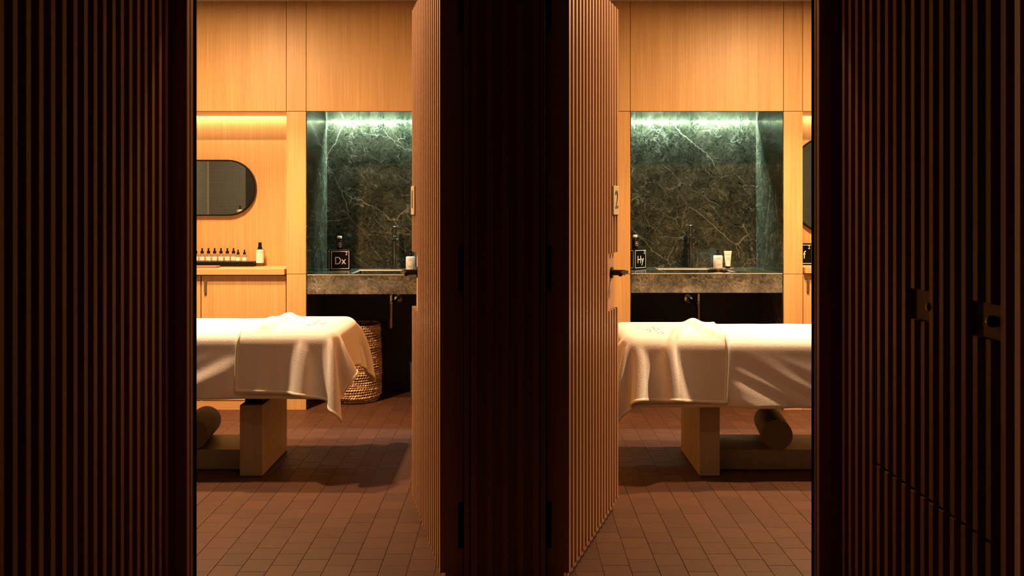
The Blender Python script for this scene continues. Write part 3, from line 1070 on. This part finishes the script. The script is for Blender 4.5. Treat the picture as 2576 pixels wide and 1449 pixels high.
def blanket(T, seed, label, xa, xb, dg):
    x0, x1, y0, y1, top, hem = (T[k] for k in ('x0', 'x1', 'y0', 'y1', 'top', 'hem'))
    cx, cy = (x0 + x1) / 2, (y0 + y1) / 2
    hx, hy = (x1 - x0) / 2, (y1 - y0) / 2
    R = 0.07
    # perimeter samples (position at outline and outward normal)
    per = []
    step = 0.016
    def line(ax, ay, bx, by, nx, ny):
        L = math.hypot(bx - ax, by - ay)
        n = int(L / step)
        for i in range(n):
            f = i / n
            per.append((ax + (bx - ax) * f, ay + (by - ay) * f, nx, ny))
    def arc(ax, ay, a0):
        n = 8
        for i in range(n):
            a = a0 + PI / 2 * i / n
            per.append((ax + R * math.cos(a), ay + R * math.sin(a), math.cos(a), math.sin(a)))
    line(hx - R, -hy, hx - R, -hy, 0, -1) if False else None
    line(-hx + R, -hy, hx - R, -hy, 0, -1)
    arc(hx - R, -hy + R, -PI / 2)
    line(hx, -hy + R, hx, hy - R, 1, 0)
    arc(hx - R, hy - R, 0)
    line(hx - R, hy, -hx + R, hy, 0, 1)
    arc(-hx + R, hy - R, PI / 2)
    line(-hx, hy - R, -hx, -hy + R, -1, 0)
    arc(-hx + R, -hy + R, PI)
    re = 0.062
    rings = [(min(hx, hy) - 0.0004, 0.0), (0.2, 0.0), (0.14, 0.0), (0.1, 0.0)]
    for k in range(9):
        a = PI / 2 * k / 8
        rings.append((re * (1 - math.sin(a)), re * (1 - math.cos(a))))
    nd = 18
    for k in range(1, nd + 1):
        rings.append((0.0 + 0.004 * k / nd, re + (top - hem - re) * k / nd))
    bm = bmesh.new()
    prev = None
    allr = []
    s_acc = 0
    svals = []
    for i, p in enumerate(per):
        if i:
            s_acc += math.hypot(p[0] - per[i - 1][0], p[1] - per[i - 1][1])
        svals.append(s_acc)
    for (ins, dz) in rings:
        ring = []
        dep = min(1, max(0, (dz - 0.02) / (top - hem)))
        for (px, py, nx, ny), s in zip(per, svals):
            # wrinkles: diagonal soft folds that open towards the hem
            u = s * 5.0 + dg * dz * 9.0 + seed
            a = noise.noise(Vector((u, dz * 2.2, seed)))
            b = noise.noise(Vector((s * 11 + dg * dz * 21 + seed, dz * 5.0, seed + 5)))
            c = noise.noise(Vector((s * 1.3 + seed, dz * 1.2 - s * 0.8, seed + 9)))
            d = (0.034 * a + 0.012 * b + 0.018 * c + 0.013) * max(0, min(1, dep * 1.3 - 0.16)) ** 1.05
            d = max(d, -0.008)
            d *= max(0, min(1, (px + cx - xa) / (xb - xa)))
            z = top - dz
            if dep > 0.9:
                z += 0.006 * noise.noise(Vector((s * 2.2, seed, 0)))
            tz = 0.0025 * noise.noise(Vector((px * 6, py * 6, seed + 3))) if dz < 0.02 and ins < 0.19 else 0
            # interior rings shrink towards the centre line
            qx = max(-(hx - ins), min(hx - ins, px - nx * ins)) + nx * d
            qy = max(-(hy - ins), min(hy - ins, py - ny * ins)) + ny * d
            ring.append(bm.verts.new((qx, qy, z + tz)))
        allr.append(ring)
    n = len(per)
    for a, b in zip(allr, allr[1:]):
        for k in range(n):
            bm.faces.new((a[k], b[k], b[(k + 1) % n], a[(k + 1) % n]))
    mid = list(allr[0])
    hemv = [v.co.copy() for v in allr[-1]]
    bmesh.ops.remove_doubles(bm, verts=mid, dist=0.003)
    bmesh.ops.dissolve_degenerate(bm, edges=bm.edges, dist=0.0005)
    bmesh.ops.recalc_face_normals(bm, faces=bm.faces)
    # hem band: last two rows as an own part
    me = bpy.data.meshes.new('blanket')
    for f in bm.faces:
        f.smooth = True
    bm.to_mesh(me)
    bm.free()
    me.materials.append(M['sheet'])
    o = link('blanket', me, None, (cx, cy, 0))
    md = o.modifiers.new('thick', 'SOLIDIFY')
    md.thickness = 0.006
    md.offset = 1
    tag(o, label, 'blanket')
    hb = bmesh.new()
    r1, r2, r3 = [], [], []
    for k, c in enumerate(hemv):
        nx, ny = per[k][2], per[k][3]
        r1.append(hb.verts.new((c.x + nx * 0.0085, c.y + ny * 0.0085, c.z + 0.016)))
        r2.append(hb.verts.new((c.x + nx * 0.0095, c.y + ny * 0.0095, c.z - 0.001)))
        r3.append(hb.verts.new((c.x - nx * 0.002, c.y - ny * 0.002, c.z - 0.003)))
    for a, b in ((r1, r2), (r2, r3)):
        for k in range(n):
            hb.faces.new((a[k], b[k], b[(k + 1) % n], a[(k + 1) % n]))
    for f in hb.faces:
        f.smooth = True
    hm = bpy.data.meshes.new('hem')
    hb.to_mesh(hm)
    hb.free()
    hm.materials.append(M['hem'])
    link('hem', hm, o)
    return o


blanket(LT, 3.7, 'white blanket spread over the left massage table, hanging to the hem', -1.33, -1.42, 1)
blanket(RT, 11.3, 'white blanket spread over the right massage table, creased along its side', 1.06, 1.14, -1)


# ---- towels: a small cloth solver drapes them over the table end
def drape(T, flip, size, start, angle, roll_x, seed, steps=900):
    x0, x1, y0, y1, top, hem = (T[k] for k in ('x0', 'x1', 'y0', 'y1', 'top', 'hem'))
    if flip:
        x0, x1 = -x1, -x0
        roll_x = -roll_x
    rng = np.random.RandomState(seed)
    sp = 0.0155
    nx, ny = int(size[0] / sp) + 1, int(size[1] / sp) + 1
    gx, gy = np.meshgrid(np.arange(nx) * sp, np.arange(ny) * sp, indexing='ij')
    P = np.zeros((nx, ny, 3))
    ca, sa = math.cos(angle), math.sin(angle)
    lx = gx
    ly = gy - size[1] / 2
    lx = lx * 0.84
    P[..., 0] = start[0] + lx * ca - ly * sa
    P[..., 1] = start[1] + lx * sa + ly * ca
    P[..., 2] = top + 0.05 + rng.rand(nx, ny) * 0.002 + 0.028 * np.sin(gx * 33 + seed + 1.3 * np.sin(gy * 5 + seed)) * (0.12 + 0.75 * np.clip((size[1] * 0.55 - gy) / (size[1] * 0.3), 0, 1))
    V = np.zeros_like(P)
    c = np.array([(x0 + x1) / 2, (y0 + y1) / 2, top - 0.2 + 0.009])
    h = np.array([(x1 - x0) / 2 + 0.010, (y1 - y0) / 2 + 0.010, 0.2])
    r = 0.065
    rollz = top + 0.006

    def collide(P, X0):
        q = P - c
        aq = np.abs(q) - (h - r)
        mo = np.maximum(aq, 0)
        ln = np.linalg.norm(mo, axis=-1)
        inside = np.minimum(aq.max(-1), 0)
        d = ln + inside - r
        hit = d < 0.004
        g = np.zeros_like(P)
        ok = ln > 1e-9
        g[ok] = mo[ok] / ln[ok][:, None]
        bad = ~ok
        if bad.any():
            ax = aq.argmax(-1)
            gg = np.zeros_like(P)
            np.put_along_axis(gg, ax[..., None], 1.0, -1)
            g[bad] = gg[bad]
        g = g * np.sign(q)
        push = np.where(hit, 0.004 - d, 0)[..., None] * g
        P = P + push
        # friction (Coulomb)
        dx = P - X0
        nrm = (dx * g).sum(-1, keepdims=True) * g
        tan = dx - nrm
        tl = np.linalg.norm(tan, axis=-1, keepdims=True) + 1e-12
        pen = np.where(hit, 0.004 - d, 0)[..., None]
        red = np.minimum(1.0, 3.0 * pen / tl)
        P = P - tan * red * hit[..., None]
        # roll under the towel across the table
        if roll_x is not None:
            rr = 0.040
            ddx = P[..., 0] - roll_x
            ddz = (P[..., 2] - rollz) * 1.25
            dist = np.sqrt(ddx ** 2 + ddz ** 2) + 1e-9
            inn = (dist < rr) & (np.abs(P[..., 1] - c[1]) < h[1] - 0.05)
            f = np.where(inn, (rr - dist) / dist, 0)
            P[..., 0] += ddx * f * 0.3
            P[..., 2] += np.abs(ddz) * f / 1.25 + np.where(inn, 0.0002, 0)
        return P

    def cons(P, a, b, L, k):
        d = P[b] - P[a]
        ln = np.linalg.norm(d, axis=-1, keepdims=True) + 1e-9
        m = d * ((ln - L) / ln * 0.5 * k)
        P[a] += m
        P[b] -= m

    S = slice
    groups = []

    def add(ox, oy, L, k):
        # colour the constraints by parity so that none in a group share a vertex
        if oy == 0:
            for p in range(2 * ox):
                if p % (2 * ox) < ox:
                    pass
            for ph in range(2):
                for sub in range(ox):
                    ia = np.arange(ph * ox + sub, nx - ox, 2 * ox)
                    groups.append((np.ix_(ia, np.arange(ny)), np.ix_(ia + ox, np.arange(ny)), L, k))
        elif ox == 0:
            for ph in range(2):
                for sub in range(oy):
                    ja = np.arange(ph * oy + sub, ny - oy, 2 * oy)
                    groups.append((np.ix_(np.arange(nx), ja), np.ix_(np.arange(nx), ja + oy), L, k))
        else:
            for ph in range(2):
                ia = np.arange(ph, nx - 1, 2)
                j0 = np.arange(0, ny - 1)
                if oy > 0:
                    groups.append((np.ix_(ia, j0), np.ix_(ia + 1, j0 + 1), L, k))
                else:
                    groups.append((np.ix_(ia, j0 + 1), np.ix_(ia + 1, j0), L, k))
    add(1, 0, sp, 1)
    add(0, 1, sp, 1)
    add(1, 1, sp * math.sqrt(2), 0.35)
    add(1, -1, sp * math.sqrt(2), 0.35)
    add(3, 0, 3 * sp, 0.5)
    add(0, 3, 3 * sp, 0.5)
    dt = 0.0036
    for it in range(steps):
        V[..., 2] -= 9.8 * dt
        V *= 0.994 if it < steps * 0.7 else 0.975
        X0 = P.copy()
        P = P + V * dt
        for k in range(2):
            for a, b, L, kk in groups:
                cons(P, a, b, L, kk)
        P = collide(P, X0)
        V = (P - X0) / dt
        sp_ = np.linalg.norm(V, axis=-1, keepdims=True)
        V = np.where(sp_ > 3, V * 3 / sp_, V)
    if flip:
        P[..., 0] *= -1
    return P


def towel(P, label, flip):
    nx, ny, _ = P.shape
    org = Vector(P.reshape(-1, 3).mean(0))
    org.z = 0
    vs = [Vector(p) - org for p in P.reshape(-1, 3)]
    idx = lambda i, j: i * ny + j
    b = 1
    fin, fh = [], []
    for i in range(nx - 1):
        for j in range(ny - 1):
            q = (idx(i, j), idx(i + 1, j), idx(i + 1, j + 1), idx(i, j + 1))
            if flip:
                q = q[::-1]
            (fh if (i < b or j < b or i >= nx - 1 - b or j >= ny - 1 - b) else fin).append(q)

    def mk(name, faces, mat, th):
        used = sorted(set(k for f in faces for k in f))
        mp = {k: n for n, k in enumerate(used)}
        me = bpy.data.meshes.new(name)
        me.from_pydata([vs[k] for k in used], [], [tuple(mp[k] for k in f) for f in faces])
        for p in me.polygons:
            p.use_smooth = True
        me.materials.append(M[mat])
        return me
    o = link('towel', mk('towel', fin + fh, 'towel', 0), None, org)
    s = o.modifiers.new('sub', 'SUBSURF')
    s.levels = s.render_levels = 1
    d = o.modifiers.new('thick', 'SOLIDIFY')
    d.thickness = 0.005
    d.offset = 0
    hm = link('hem', mk('hem', fh, 'hem', 0), o)
    s = hm.modifiers.new('sub', 'SUBSURF')
    s.levels = s.render_levels = 1
    d = hm.modifiers.new('thick', 'SOLIDIFY')
    d.thickness = 0.0085
    d.offset = 0
    tag(o, label, 'towel')
    return o, org


TOWELS = []
PL = drape(LT, False, (0.715, 1.15), (-1.322, 4.682), math.radians(-3), -1.255, 1)
TOWELS.append(towel(PL, 'white terry towel draped over the head end of the left massage table', False))
PR = drape(RT, True, (0.76, 1.19), (-1.065, 4.67), math.radians(2.5), 1.015, 4)
TOWELS.append(towel(PR, 'white terry towel draped over the head end of the right massage table', True))


# stitched marks on the towels
def stitches(P, org, parent, marks, ysc):
    flat = P.reshape(-1, 3)
    m = MB()
    for (x, y, L, a) in marks:
        d = (flat[:, 0] - x) ** 2 + (flat[:, 1] - y) ** 2 - np.where(flat[:, 2] > parent['topz'] - 0.05, 0, -9)
        z = flat[np.argmin(d), 2] + 0.0052
        q = Matrix.Rotation(a, 3, 'Z')
        n0 = len(m.bm.verts)
        m.box(-L * 0.36, L * 0.36, -0.0012, 0.0012, -0.002, 0.0006)
        m.bm.verts.ensure_lookup_table()
        for v in list(m.bm.verts)[n0:]:
            v.co = q @ v.co + Vector((x - org.x, y - org.y, z))
    m.build('embroidery', 'green_thread', parent, kind='stuff')


def px_marks(pts, ztop, P):
    out = []
    for (px, py, L, a) in pts:
        Y = F * (EYE - ztop) / (py - 530)
        X = (px - 1288) * Y / F
        out.append((X, Y, L, a))
    return out


for (o, org), P, pts in ((TOWELS[0], PL, [(775, 816, 0.010, 0.5), (784, 812, 0.006, 0), (789, 816.5, 0.010, -0.6), (793.5, 813, 0.013, 2.4), (798.5, 810, 0.009, 2.4),
                                          (801, 807.5, 0.008, 0.6), (803, 804.5, 0.006, 0.3), (808, 813.2, 0.008, -0.5), (812.5, 814.6, 0.009, -0.5), (818, 813.5, 0.006, 0.5),
                                          (780, 817.5, 0.006, 0), (806, 805.5, 0.006, -0.4), (816, 811, 0.005, 0.2)]),
                         (TOWELS[1], PR, [(1641.8, 819.3, 0.010, 0.6), (1645, 821.8, 0.016, 0.5), (1646.5, 825.5, 0.008, -0.2), (1651, 829, 0.008, -0.7), (1655, 834, 0.012, 0.2),
                                          (1656, 822, 0.010, -0.9), (1658.5, 825, 0.007, -0.5), (1664, 831, 0.010, -0.7), (1668, 834.4, 0.013, -0.2), (1634, 829.6, 0.010, 0.5),
                                          (1629, 825, 0.008, 0.2), (1637, 829, 0.006, -0.2), (1635.5, 825.5, 0.006, 0)])):
    o['topz'] = float(P[..., 2].max())
    stitches(P, org, o, px_marks(pts, o['topz'] - 0.02, P), 1)
    del o['topz']


# ==================================================================  BASKETS
def basket(loc, h, label, rotz=0.0, src=None):
    R = 0.196
    t = thing('basket', label, 'basket', loc, rotz, 'woven seagrass baskets under the vanities')
    rows = int(h / 0.0172)
    m = MB()
    bm = m.bm
    n = 66
    rnd = random.Random(5)
    for k in range(rows):
        z = 0.009 + k * (h - 0.012) / rows
        f = k / rows
        rr = R * (0.955 + 0.045 * math.sin(PI * min(1, f * 1.1 + 0.12))) + rnd.uniform(-0.0025, 0.0025)
        if k < 2:
            rr -= 0.008 * (2 - k)
        if k > rows - 3:
            rr -= 0.003 * (k - rows + 3)
        off = rnd.random()
        for i in range(n):
            a = 2 * PI * (i + off) / n
            jr = rr + rnd.uniform(-0.0018, 0.0018)
            c = Vector((jr * math.cos(a), jr * math.sin(a), z + 0.0028 * math.sin(a * 3 + k)))
            tang = Vector((-math.sin(a), math.cos(a), 0))
            rad = Vector((math.cos(a), math.sin(a), 0))
            ax = (tang * 0.0118) + Vector((0, 0, 0.0036))
            up = Vector((0, 0, 0.0084))
            out = rad * 0.0082
            # six-sided lump with two rings
            top_ = bm.verts.new(c + ax)
            bot_ = bm.verts.new(c - ax)
            r1 = [bm.verts.new(c + ax * 0.45 + (up * math.cos(b) + out * math.sin(b)) * 0.9) for b in [PI / 3 * q for q in range(6)]]
            r2 = [bm.verts.new(c - ax * 0.45 + (up * math.cos(b) + out * math.sin(b)) * 0.9) for b in [PI / 3 * q for q in range(6)]]
            for q in range(6):
                w_ = (q + 1) % 6
                bm.faces.new((r1[q], r1[w_], top_))
                bm.faces.new((r2[w_], r2[q], bot_))
                bm.faces.new((r2[q], r2[w_], r1[w_], r1[q]))
    me = m.mesh('woven_rows', 'straw')
    for p in me.polygons:
        p.use_smooth = True
    link('woven_rows', me, t, kind='stuff')
    MB().lathe([(0.0, 0.004), (R - 0.018, 0.004), (R - 0.006, 0.05), (R - 0.004, h * 0.5), (R - 0.010, h - 0.012), (R - 0.016, h - 0.012),
                (R - 0.014, h * 0.5), (R - 0.02, 0.05), (0.0, 0.012)], n=48, cap=False).build('lining', 'basket_in', t, True)
    return t


basket((-1.135, 6.268, 0.001), 0.555, 'tall woven seagrass basket on the tiles behind the left towel')
basket((1.062, 6.268, 0.001), 0.525, 'woven seagrass basket almost hidden behind the right massage table')

# waste bin peeping out beside the left door
bn = thing('waste_bin', 'grey cylindrical bin barely showing beside the left door edge', 'bin', (-0.602, 6.15, 0.0))
MB().lathe([(0.0, 0.002), (0.10, 0.002), (0.11, 0.01), (0.115, 0.30), (0.11, 0.305), (0.105, 0.30), (0.10, 0.02), (0.0, 0.015)], n=40, cap=False).build('body', 'bin', bn, True)
MB().lathe([(0.104, 0.296), (0.118, 0.296), (0.118, 0.306), (0.104, 0.306), (0.104, 0.296)], n=40, cap=False).build('rim', 'gunmetal', bn, True)


# ==================================================================  SIGN BLOCKS AND AMBER BOTTLES
def block(loc, rotz, letters, label, xoff=0.0, size=0.148, sup='2'):
    b = thing('sign_block', label, 'sign block', loc, rotz)
    s = size / 2
    D = 0.078
    MB().box(-s, s, -D / 2, D / 2, 0, size, 0.0015).build('body', 'black_gloss', b)
    y = -D / 2 - 0.0005
    e, wd = 0.0095, 0.0038
    m = MB()
    for (x0, x1, z0, z1) in ((-s + e, s - e, size - e - wd, size - e), (-s + e, s - e, e, e + wd),
                             (-s + e, -s + e + wd, e + wd, size - e - wd), (s - e - wd, s - e, e + wd, size - e - wd)):
        m.box(x0, x1, y, y + 0.0008, z0, z1)
    m.build('border', 'cream', b)
    if letters:
        link('letters', text_mesh(letters, 0.078, 'cream', xs=0.86), b, (xoff, y, size * 0.455))
    link('superscript', text_mesh(sup, 0.034, 'cream'), b, (s - e - 0.020, y, size * 0.815))
    # bordered left side face
    m = MB()
    xs_ = -s - 0.0005
    for (y0, y1, z0, z1) in ((-D / 2 + 0.008, D / 2 - 0.008, size - e - wd, size - e), (-D / 2 + 0.008, D / 2 - 0.008, e, e + wd),
                             (-D / 2 + 0.008, -D / 2 + 0.008 + wd, e, size - e), (D / 2 - 0.008 - wd, D / 2 - 0.008, e, size - e)):
        m.box(xs_, xs_ + 0.0008, y0, y1, z0, z1)
    m.build('side_border', 'cream', b)
    return b


bl1 = block((-1.262, 6.40, 0.9165), math.radians(18), 'Dx', 'black block reading Dx with small 2 on the left vanity')
bl2 = block((0.905, 6.375, 0.9255), math.radians(45), 'Hy', 'black block reading Hy with small 2 on the right vanity')
bl3 = block((2.04, 6.185, 0.968), math.radians(4), 'f', 'black block showing letter f with small 2, under the round mirror', xoff=0.012, size=0.152)


def amber(loc, rotz, txt, label):
    b = thing('amber_bottle', label, 'bottle', loc, rotz)
    MB().lathe([(0.0, 0.0), (0.021, 0.0), (0.0235, 0.003), (0.0235, 0.055), (0.021, 0.065), (0.013, 0.074), (0.012, 0.082), (0.0, 0.082)], n=32, cap=False).build('body', 'amber', b, True)
    MB().lathe([(0.0155, 0.0), (0.0165, 0.001), (0.0165, 0.0155), (0.015, 0.017)], 0, 0, 0.0825, 32).build('cap', 'white', b, True)
    # small square printed frame, wrapped just off the glass
    lb = MB()
    n = 8
    r = 0.0239

    def patch(a0, a1, z0, z1):
        prev = None
        for i in range(n + 1):
            a = a0 + (a1 - a0) * i / n
            p = [lb.bm.verts.new((r * math.sin(a), -r * math.cos(a), z)) for z in (z0, z1)]
            if prev:
                lb.bm.faces.new((prev[0], p[0], p[1], prev[1]))
            prev = p
    w_ = 0.58
    patch(-w_, w_, 0.051, 0.0522)
    patch(-w_, w_, 0.0235, 0.0247)
    patch(-w_, -w_ + 0.045, 0.0247, 0.051)
    patch(w_ - 0.045, w_, 0.0247, 0.051)
    patch(-0.2, 0.2, 0.0165, 0.0185)
    lb.build('label_frame', 'cream', b)
    me = text_mesh(txt, 0.021, 'cream', 0.0002)
    for v in me.vertices:
        a = v.co.x / r
        rr = r + (-v.co.y)
        v.co = (rr * math.sin(a), -rr * math.cos(a), v.co.z + 0.0375)
    link('label_text', me, b)
    return b


amber((-1.262, 6.40, 1.0648), math.radians(18), 'Fi', 'small dark bottle with white cap standing on the Dx block')
amber((0.897, 6.375, 1.0738), math.radians(30), 'Fe', 'small dark bottle with white cap standing on the Hy block')


# ==================================================================  PUMP BOTTLES, TUBE, TRAYS
def pump(loc, label, rotz=0.0, sc=1.0, zs=1.0):
    b = thing('pump_bottle', label, 'pump bottle', loc, rotz)
    b.scale = (sc, sc, sc * zs)
    MB().lathe([(0.0, 0.0), (0.031, 0.0), (0.033, 0.003), (0.033, 0.083), (0.031, 0.087), (0.015, 0.089), (0.0, 0.089)], n=36, cap=False).build('body', 'white', b, True)
    MB().lathe([(0.0115, 0.0), (0.0125, 0.001), (0.0125, 0.014), (0.010, 0.018), (0.006, 0.02), (0.006, 0.03), (0.010, 0.031), (0.010, 0.038), (0.004, 0.040)], 0, 0, 0.0892, 24).build('pump_head', 'black', b, True)
    MB().cyl(0.0035, (0, 0, 0.125), (0.0, -0.03, 0.122), 12).build('nozzle', 'black', b, True)
    lb = MB()
    r = 0.0333

    def line(z, wid, h):
        prev = None
        for i in range(9):
            a = -wid + 2 * wid * i / 8
            p = [lb.bm.verts.new((r * math.sin(a), -r * math.cos(a), zz)) for zz in (z, z + h)]
            if prev:
                lb.bm.faces.new((prev[0], p[0], p[1], prev[1]))
            prev = p
    line(0.066, 0.42, 0.003)
    line(0.030, 0.45, 0.0016)
    line(0.025, 0.40, 0.0016)
    line(0.020, 0.30, 0.0016)
    lb.build('print_lines', 'ink', b, kind='stuff')
    return b


pump((-0.735, 6.33, 0.9168), 'white pump bottle on the left vanity beside the door lever', zs=1.15)
pump((1.493, 6.34, 0.9335), 'white pump bottle beside the upright tube on the right vanity', zs=1.05)
MB_ = None


def oval_tray(loc, a, b, h, mat, label):
    t = thing('soap_tray', label, 'tray', loc)
    pts = [(a * math.cos(2 * PI * i / 40), b * math.sin(2 * PI * i / 40)) for i in range(40)]
    m = MB()
    bm = m.bm
    rings = []
    for (s_, z) in ((0.96, 0), (1.0, 0.003), (1.0, h), (0.94, h), (0.92, h - 0.002)):
        rings.append([bm.verts.new((x * s_, y * s_, z)) for x, y in pts])
    for p, q in zip(rings, rings[1:]):
        for i in range(40):
            bm.faces.new((p[i], p[(i + 1) % 40], q[(i + 1) % 40], q[i]))
    bm.faces.new(rings[0])
    bm.faces.new(rings[-1])
    m.build('dish', mat, t, True)
    return t


oval_tray((1.522, 6.34, 0.9253), 0.086, 0.048, 0.0082, 'board', 'oval wooden tray carrying the pump bottle and tube, right vanity')

tb = thing('cream_tube', 'white squeeze tube standing on its black cap, right vanity', 'tube', (1.566, 6.345, 0.9338))
MB().lathe([(0.0165, 0.0), (0.017, 0.001), (0.017, 0.013), (0.016, 0.014)], n=32).build('cap', 'black', tb, True)
m = MB()
rings = []
for k in range(9):
    f = k / 8
    z = 0.0142 + 0.108 * f
    a = 0.0175 + (0.0275 - 0.0175) * f
    b_ = 0.0175 * (1 - f) + 0.0012 * f
    rings.append([m.bm.verts.new((a * math.cos(2 * PI * i / 32), b_ * math.sin(2 * PI * i / 32), z)) for i in range(32)])
for p, q in zip(rings, rings[1:]):
    for i in range(32):
        m.bm.faces.new((p[i], p[(i + 1) % 32], q[(i + 1) % 32], q[i]))
m.bm.faces.new(rings[0])
m.bm.faces.new(rings[-1])
m.build('body', 'white', tb, True)
MB().box(-0.0278, 0.0278, -0.002, 0.002, 0.113, 0.1235, 0.0005).build('crimp', 'label', tb)
MB().box(-0.016, 0.016, -0.0062, -0.0055, 0.098, 0.0995).box(-0.011, 0.011, -0.0105, -0.0098, 0.072, 0.0735).box(-0.01, 0.01, -0.0125, -0.0118, 0.060, 0.0612).build('print_lines', 'ink', tb, kind='stuff')

# ==================================================================  LEFT ALCOVE: DROPPER BOTTLES
ZW = 0.9572
tray = thing('bottle_tray', 'long low black tray on the oak worktop under the dropper bottles', 'tray', (-2.285, 6.195, ZW))
MB().box(-0.47, 0.47, -0.055, 0.055, 0.0, 0.033, 0.001).build('body', 'black', tray)
m = MB()
m.box(-0.462, 0.462, -0.047, 0.047, 0.0332, 0.0342)
m.build('insert', 'black_gloss', tray)


def dropper(loc, label, sc=1.0):
    b = thing('dropper_bottle', label, 'dropper bottle', loc, 0, 'dropper bottles on the black tray')
    b.scale = (sc, sc, sc)
    MB().lathe([(0.0, 0.0), (0.017, 0.0), (0.0185, 0.002), (0.0185, 0.045), (0.016, 0.050), (0.009, 0.053), (0.009, 0.056), (0.0, 0.056)], n=28, cap=False).build('bottle', 'clear', b, True)
    lb = MB().lathe([(0.0188, 0.007), (0.0188, 0.034)], n=28, cap=False)
    lb.build('label_band', 'label', b, True)
    MB().lathe([(0.0192, 0.021), (0.0192, 0.0222)], n=28, cap=False).build('print_line', 'ink', b, True)
    MB().lathe([(0.0105, 0.0), (0.0112, 0.001), (0.0112, 0.0155), (0.0085, 0.017)], 0, 0, 0.0562, 24).build('collar', 'black', b, True)
    MB().lathe([(0.0055, 0.0), (0.005, 0.006), (0.006, 0.012), (0.0055, 0.018), (0.002, 0.0205)], 0, 0, 0.0732, 20).build('bulb', 'black', b, True)
    return b


SX = lambda px, y: (px - 1288) * y / F
spots = [(587.5, 6.205, 'rightmost dropper bottle of the back row, just behind the front pair'),
         (572, 6.205, 'second dropper bottle from the right in the back row'),
         (556, 6.205, 'third dropper bottle from the right in the back row'),
         (540, 6.205, 'fourth dropper bottle from the right in the back row'),
         (524.5, 6.205, 'fifth dropper bottle from the right in the back row'),
         (508.5, 6.205, 'sixth dropper bottle from the right, last one shown whole'),
         (492.5, 6.205, 'dropper bottle half cut off by the left doorjamb')]
d0 = None
ZT = ZW + 0.0343
for px, y, lab in spots:
    loc = (SX(px, y), y, ZT)
    d0 = dropper(loc, lab) if d0 is None else dup(d0, loc, random.uniform(-0.3, 0.3), lab)
for px, lab in ((599, 'smaller dropper bottle of the front pair, left one'), (615, 'smaller dropper bottle at the right end of the black tray')):
    r_ = dup(d0, (SX(px, 6.172), 6.172, ZT), 0.1, lab)
    r_.scale = (0.86, 0.86, 0.9)

sp_ = thing('spray_bottle', 'tall spray bottle with black top on the oak worktop', 'spray bottle', (SX(654, 6.2), 6.20, ZW))
MB().lathe([(0.0, 0.0), (0.024, 0.0), (0.0265, 0.003), (0.0265, 0.118), (0.024, 0.122), (0.0, 0.122)], n=36, cap=False).build('bottle', 'clear_amber', sp_, True)
MB().lathe([(0.0269, 0.024), (0.0269, 0.100)], n=36, cap=False).build('label_band', 'label', sp_, True)
MB().lathe([(0.0269, 0.102), (0.0269, 0.118)], n=36, cap=False).build('upper_band', 'white', sp_, True)
m = MB()
for z, wv in ((0.092, 0.5), (0.074, 0.3), (0.068, 0.3), (0.040, 0.45)):
    prev = None
    for i in range(7):
        a = -wv + 2 * wv * i / 6 + 0.2
        p = [m.bm.verts.new((0.0273 * math.sin(a), -0.0273 * math.cos(a), zz)) for zz in (z, z + 0.0018)]
        if prev:
            m.bm.faces.new((prev[0], p[0], p[1], prev[1]))
        prev = p
m.build('print_lines', 'ink', sp_, kind='stuff')
MB().lathe([(0.015, 0.0), (0.0155, 0.001), (0.0155, 0.013), (0.012, 0.015), (0.012, 0.044), (0.010, 0.046)], 0, 0, 0.1222, 28).build('spray_top', 'black', sp_, True)

bd = MB().box(-0.19, 0.19, -0.045, 0.045, 0, 0.013, 0.003, 2).build('wooden_board', 'board')
bd.location = (SX(549, 6.03) - 0.19, 6.03, ZW)
tag(bd, 'thin brown wooden board at the front of the oak worktop', 'board')

# shelf and bottle seen in the mirror
sh = thing('wall_shelf', 'small dark shelf on the inner front wall, seen in the mirror', 'shelf', (-2.90, 3.141, 1.255))
MB().box(-0.12, 0.12, 0.06, 0.19, 0, 0.018, 0.001).build('board', 'black', sh)
MB().box(-0.10, -0.085, 0.059, 0.15, -0.05, -0.0005).box(0.085, 0.10, 0.059, 0.15, -0.05, -0.0005).build('bracket', 'black', sh, kind='stuff')
pump((-2.865, 3.27, 1.2735), 'white pump bottle reflected low in the pill-shaped mirror', PI)
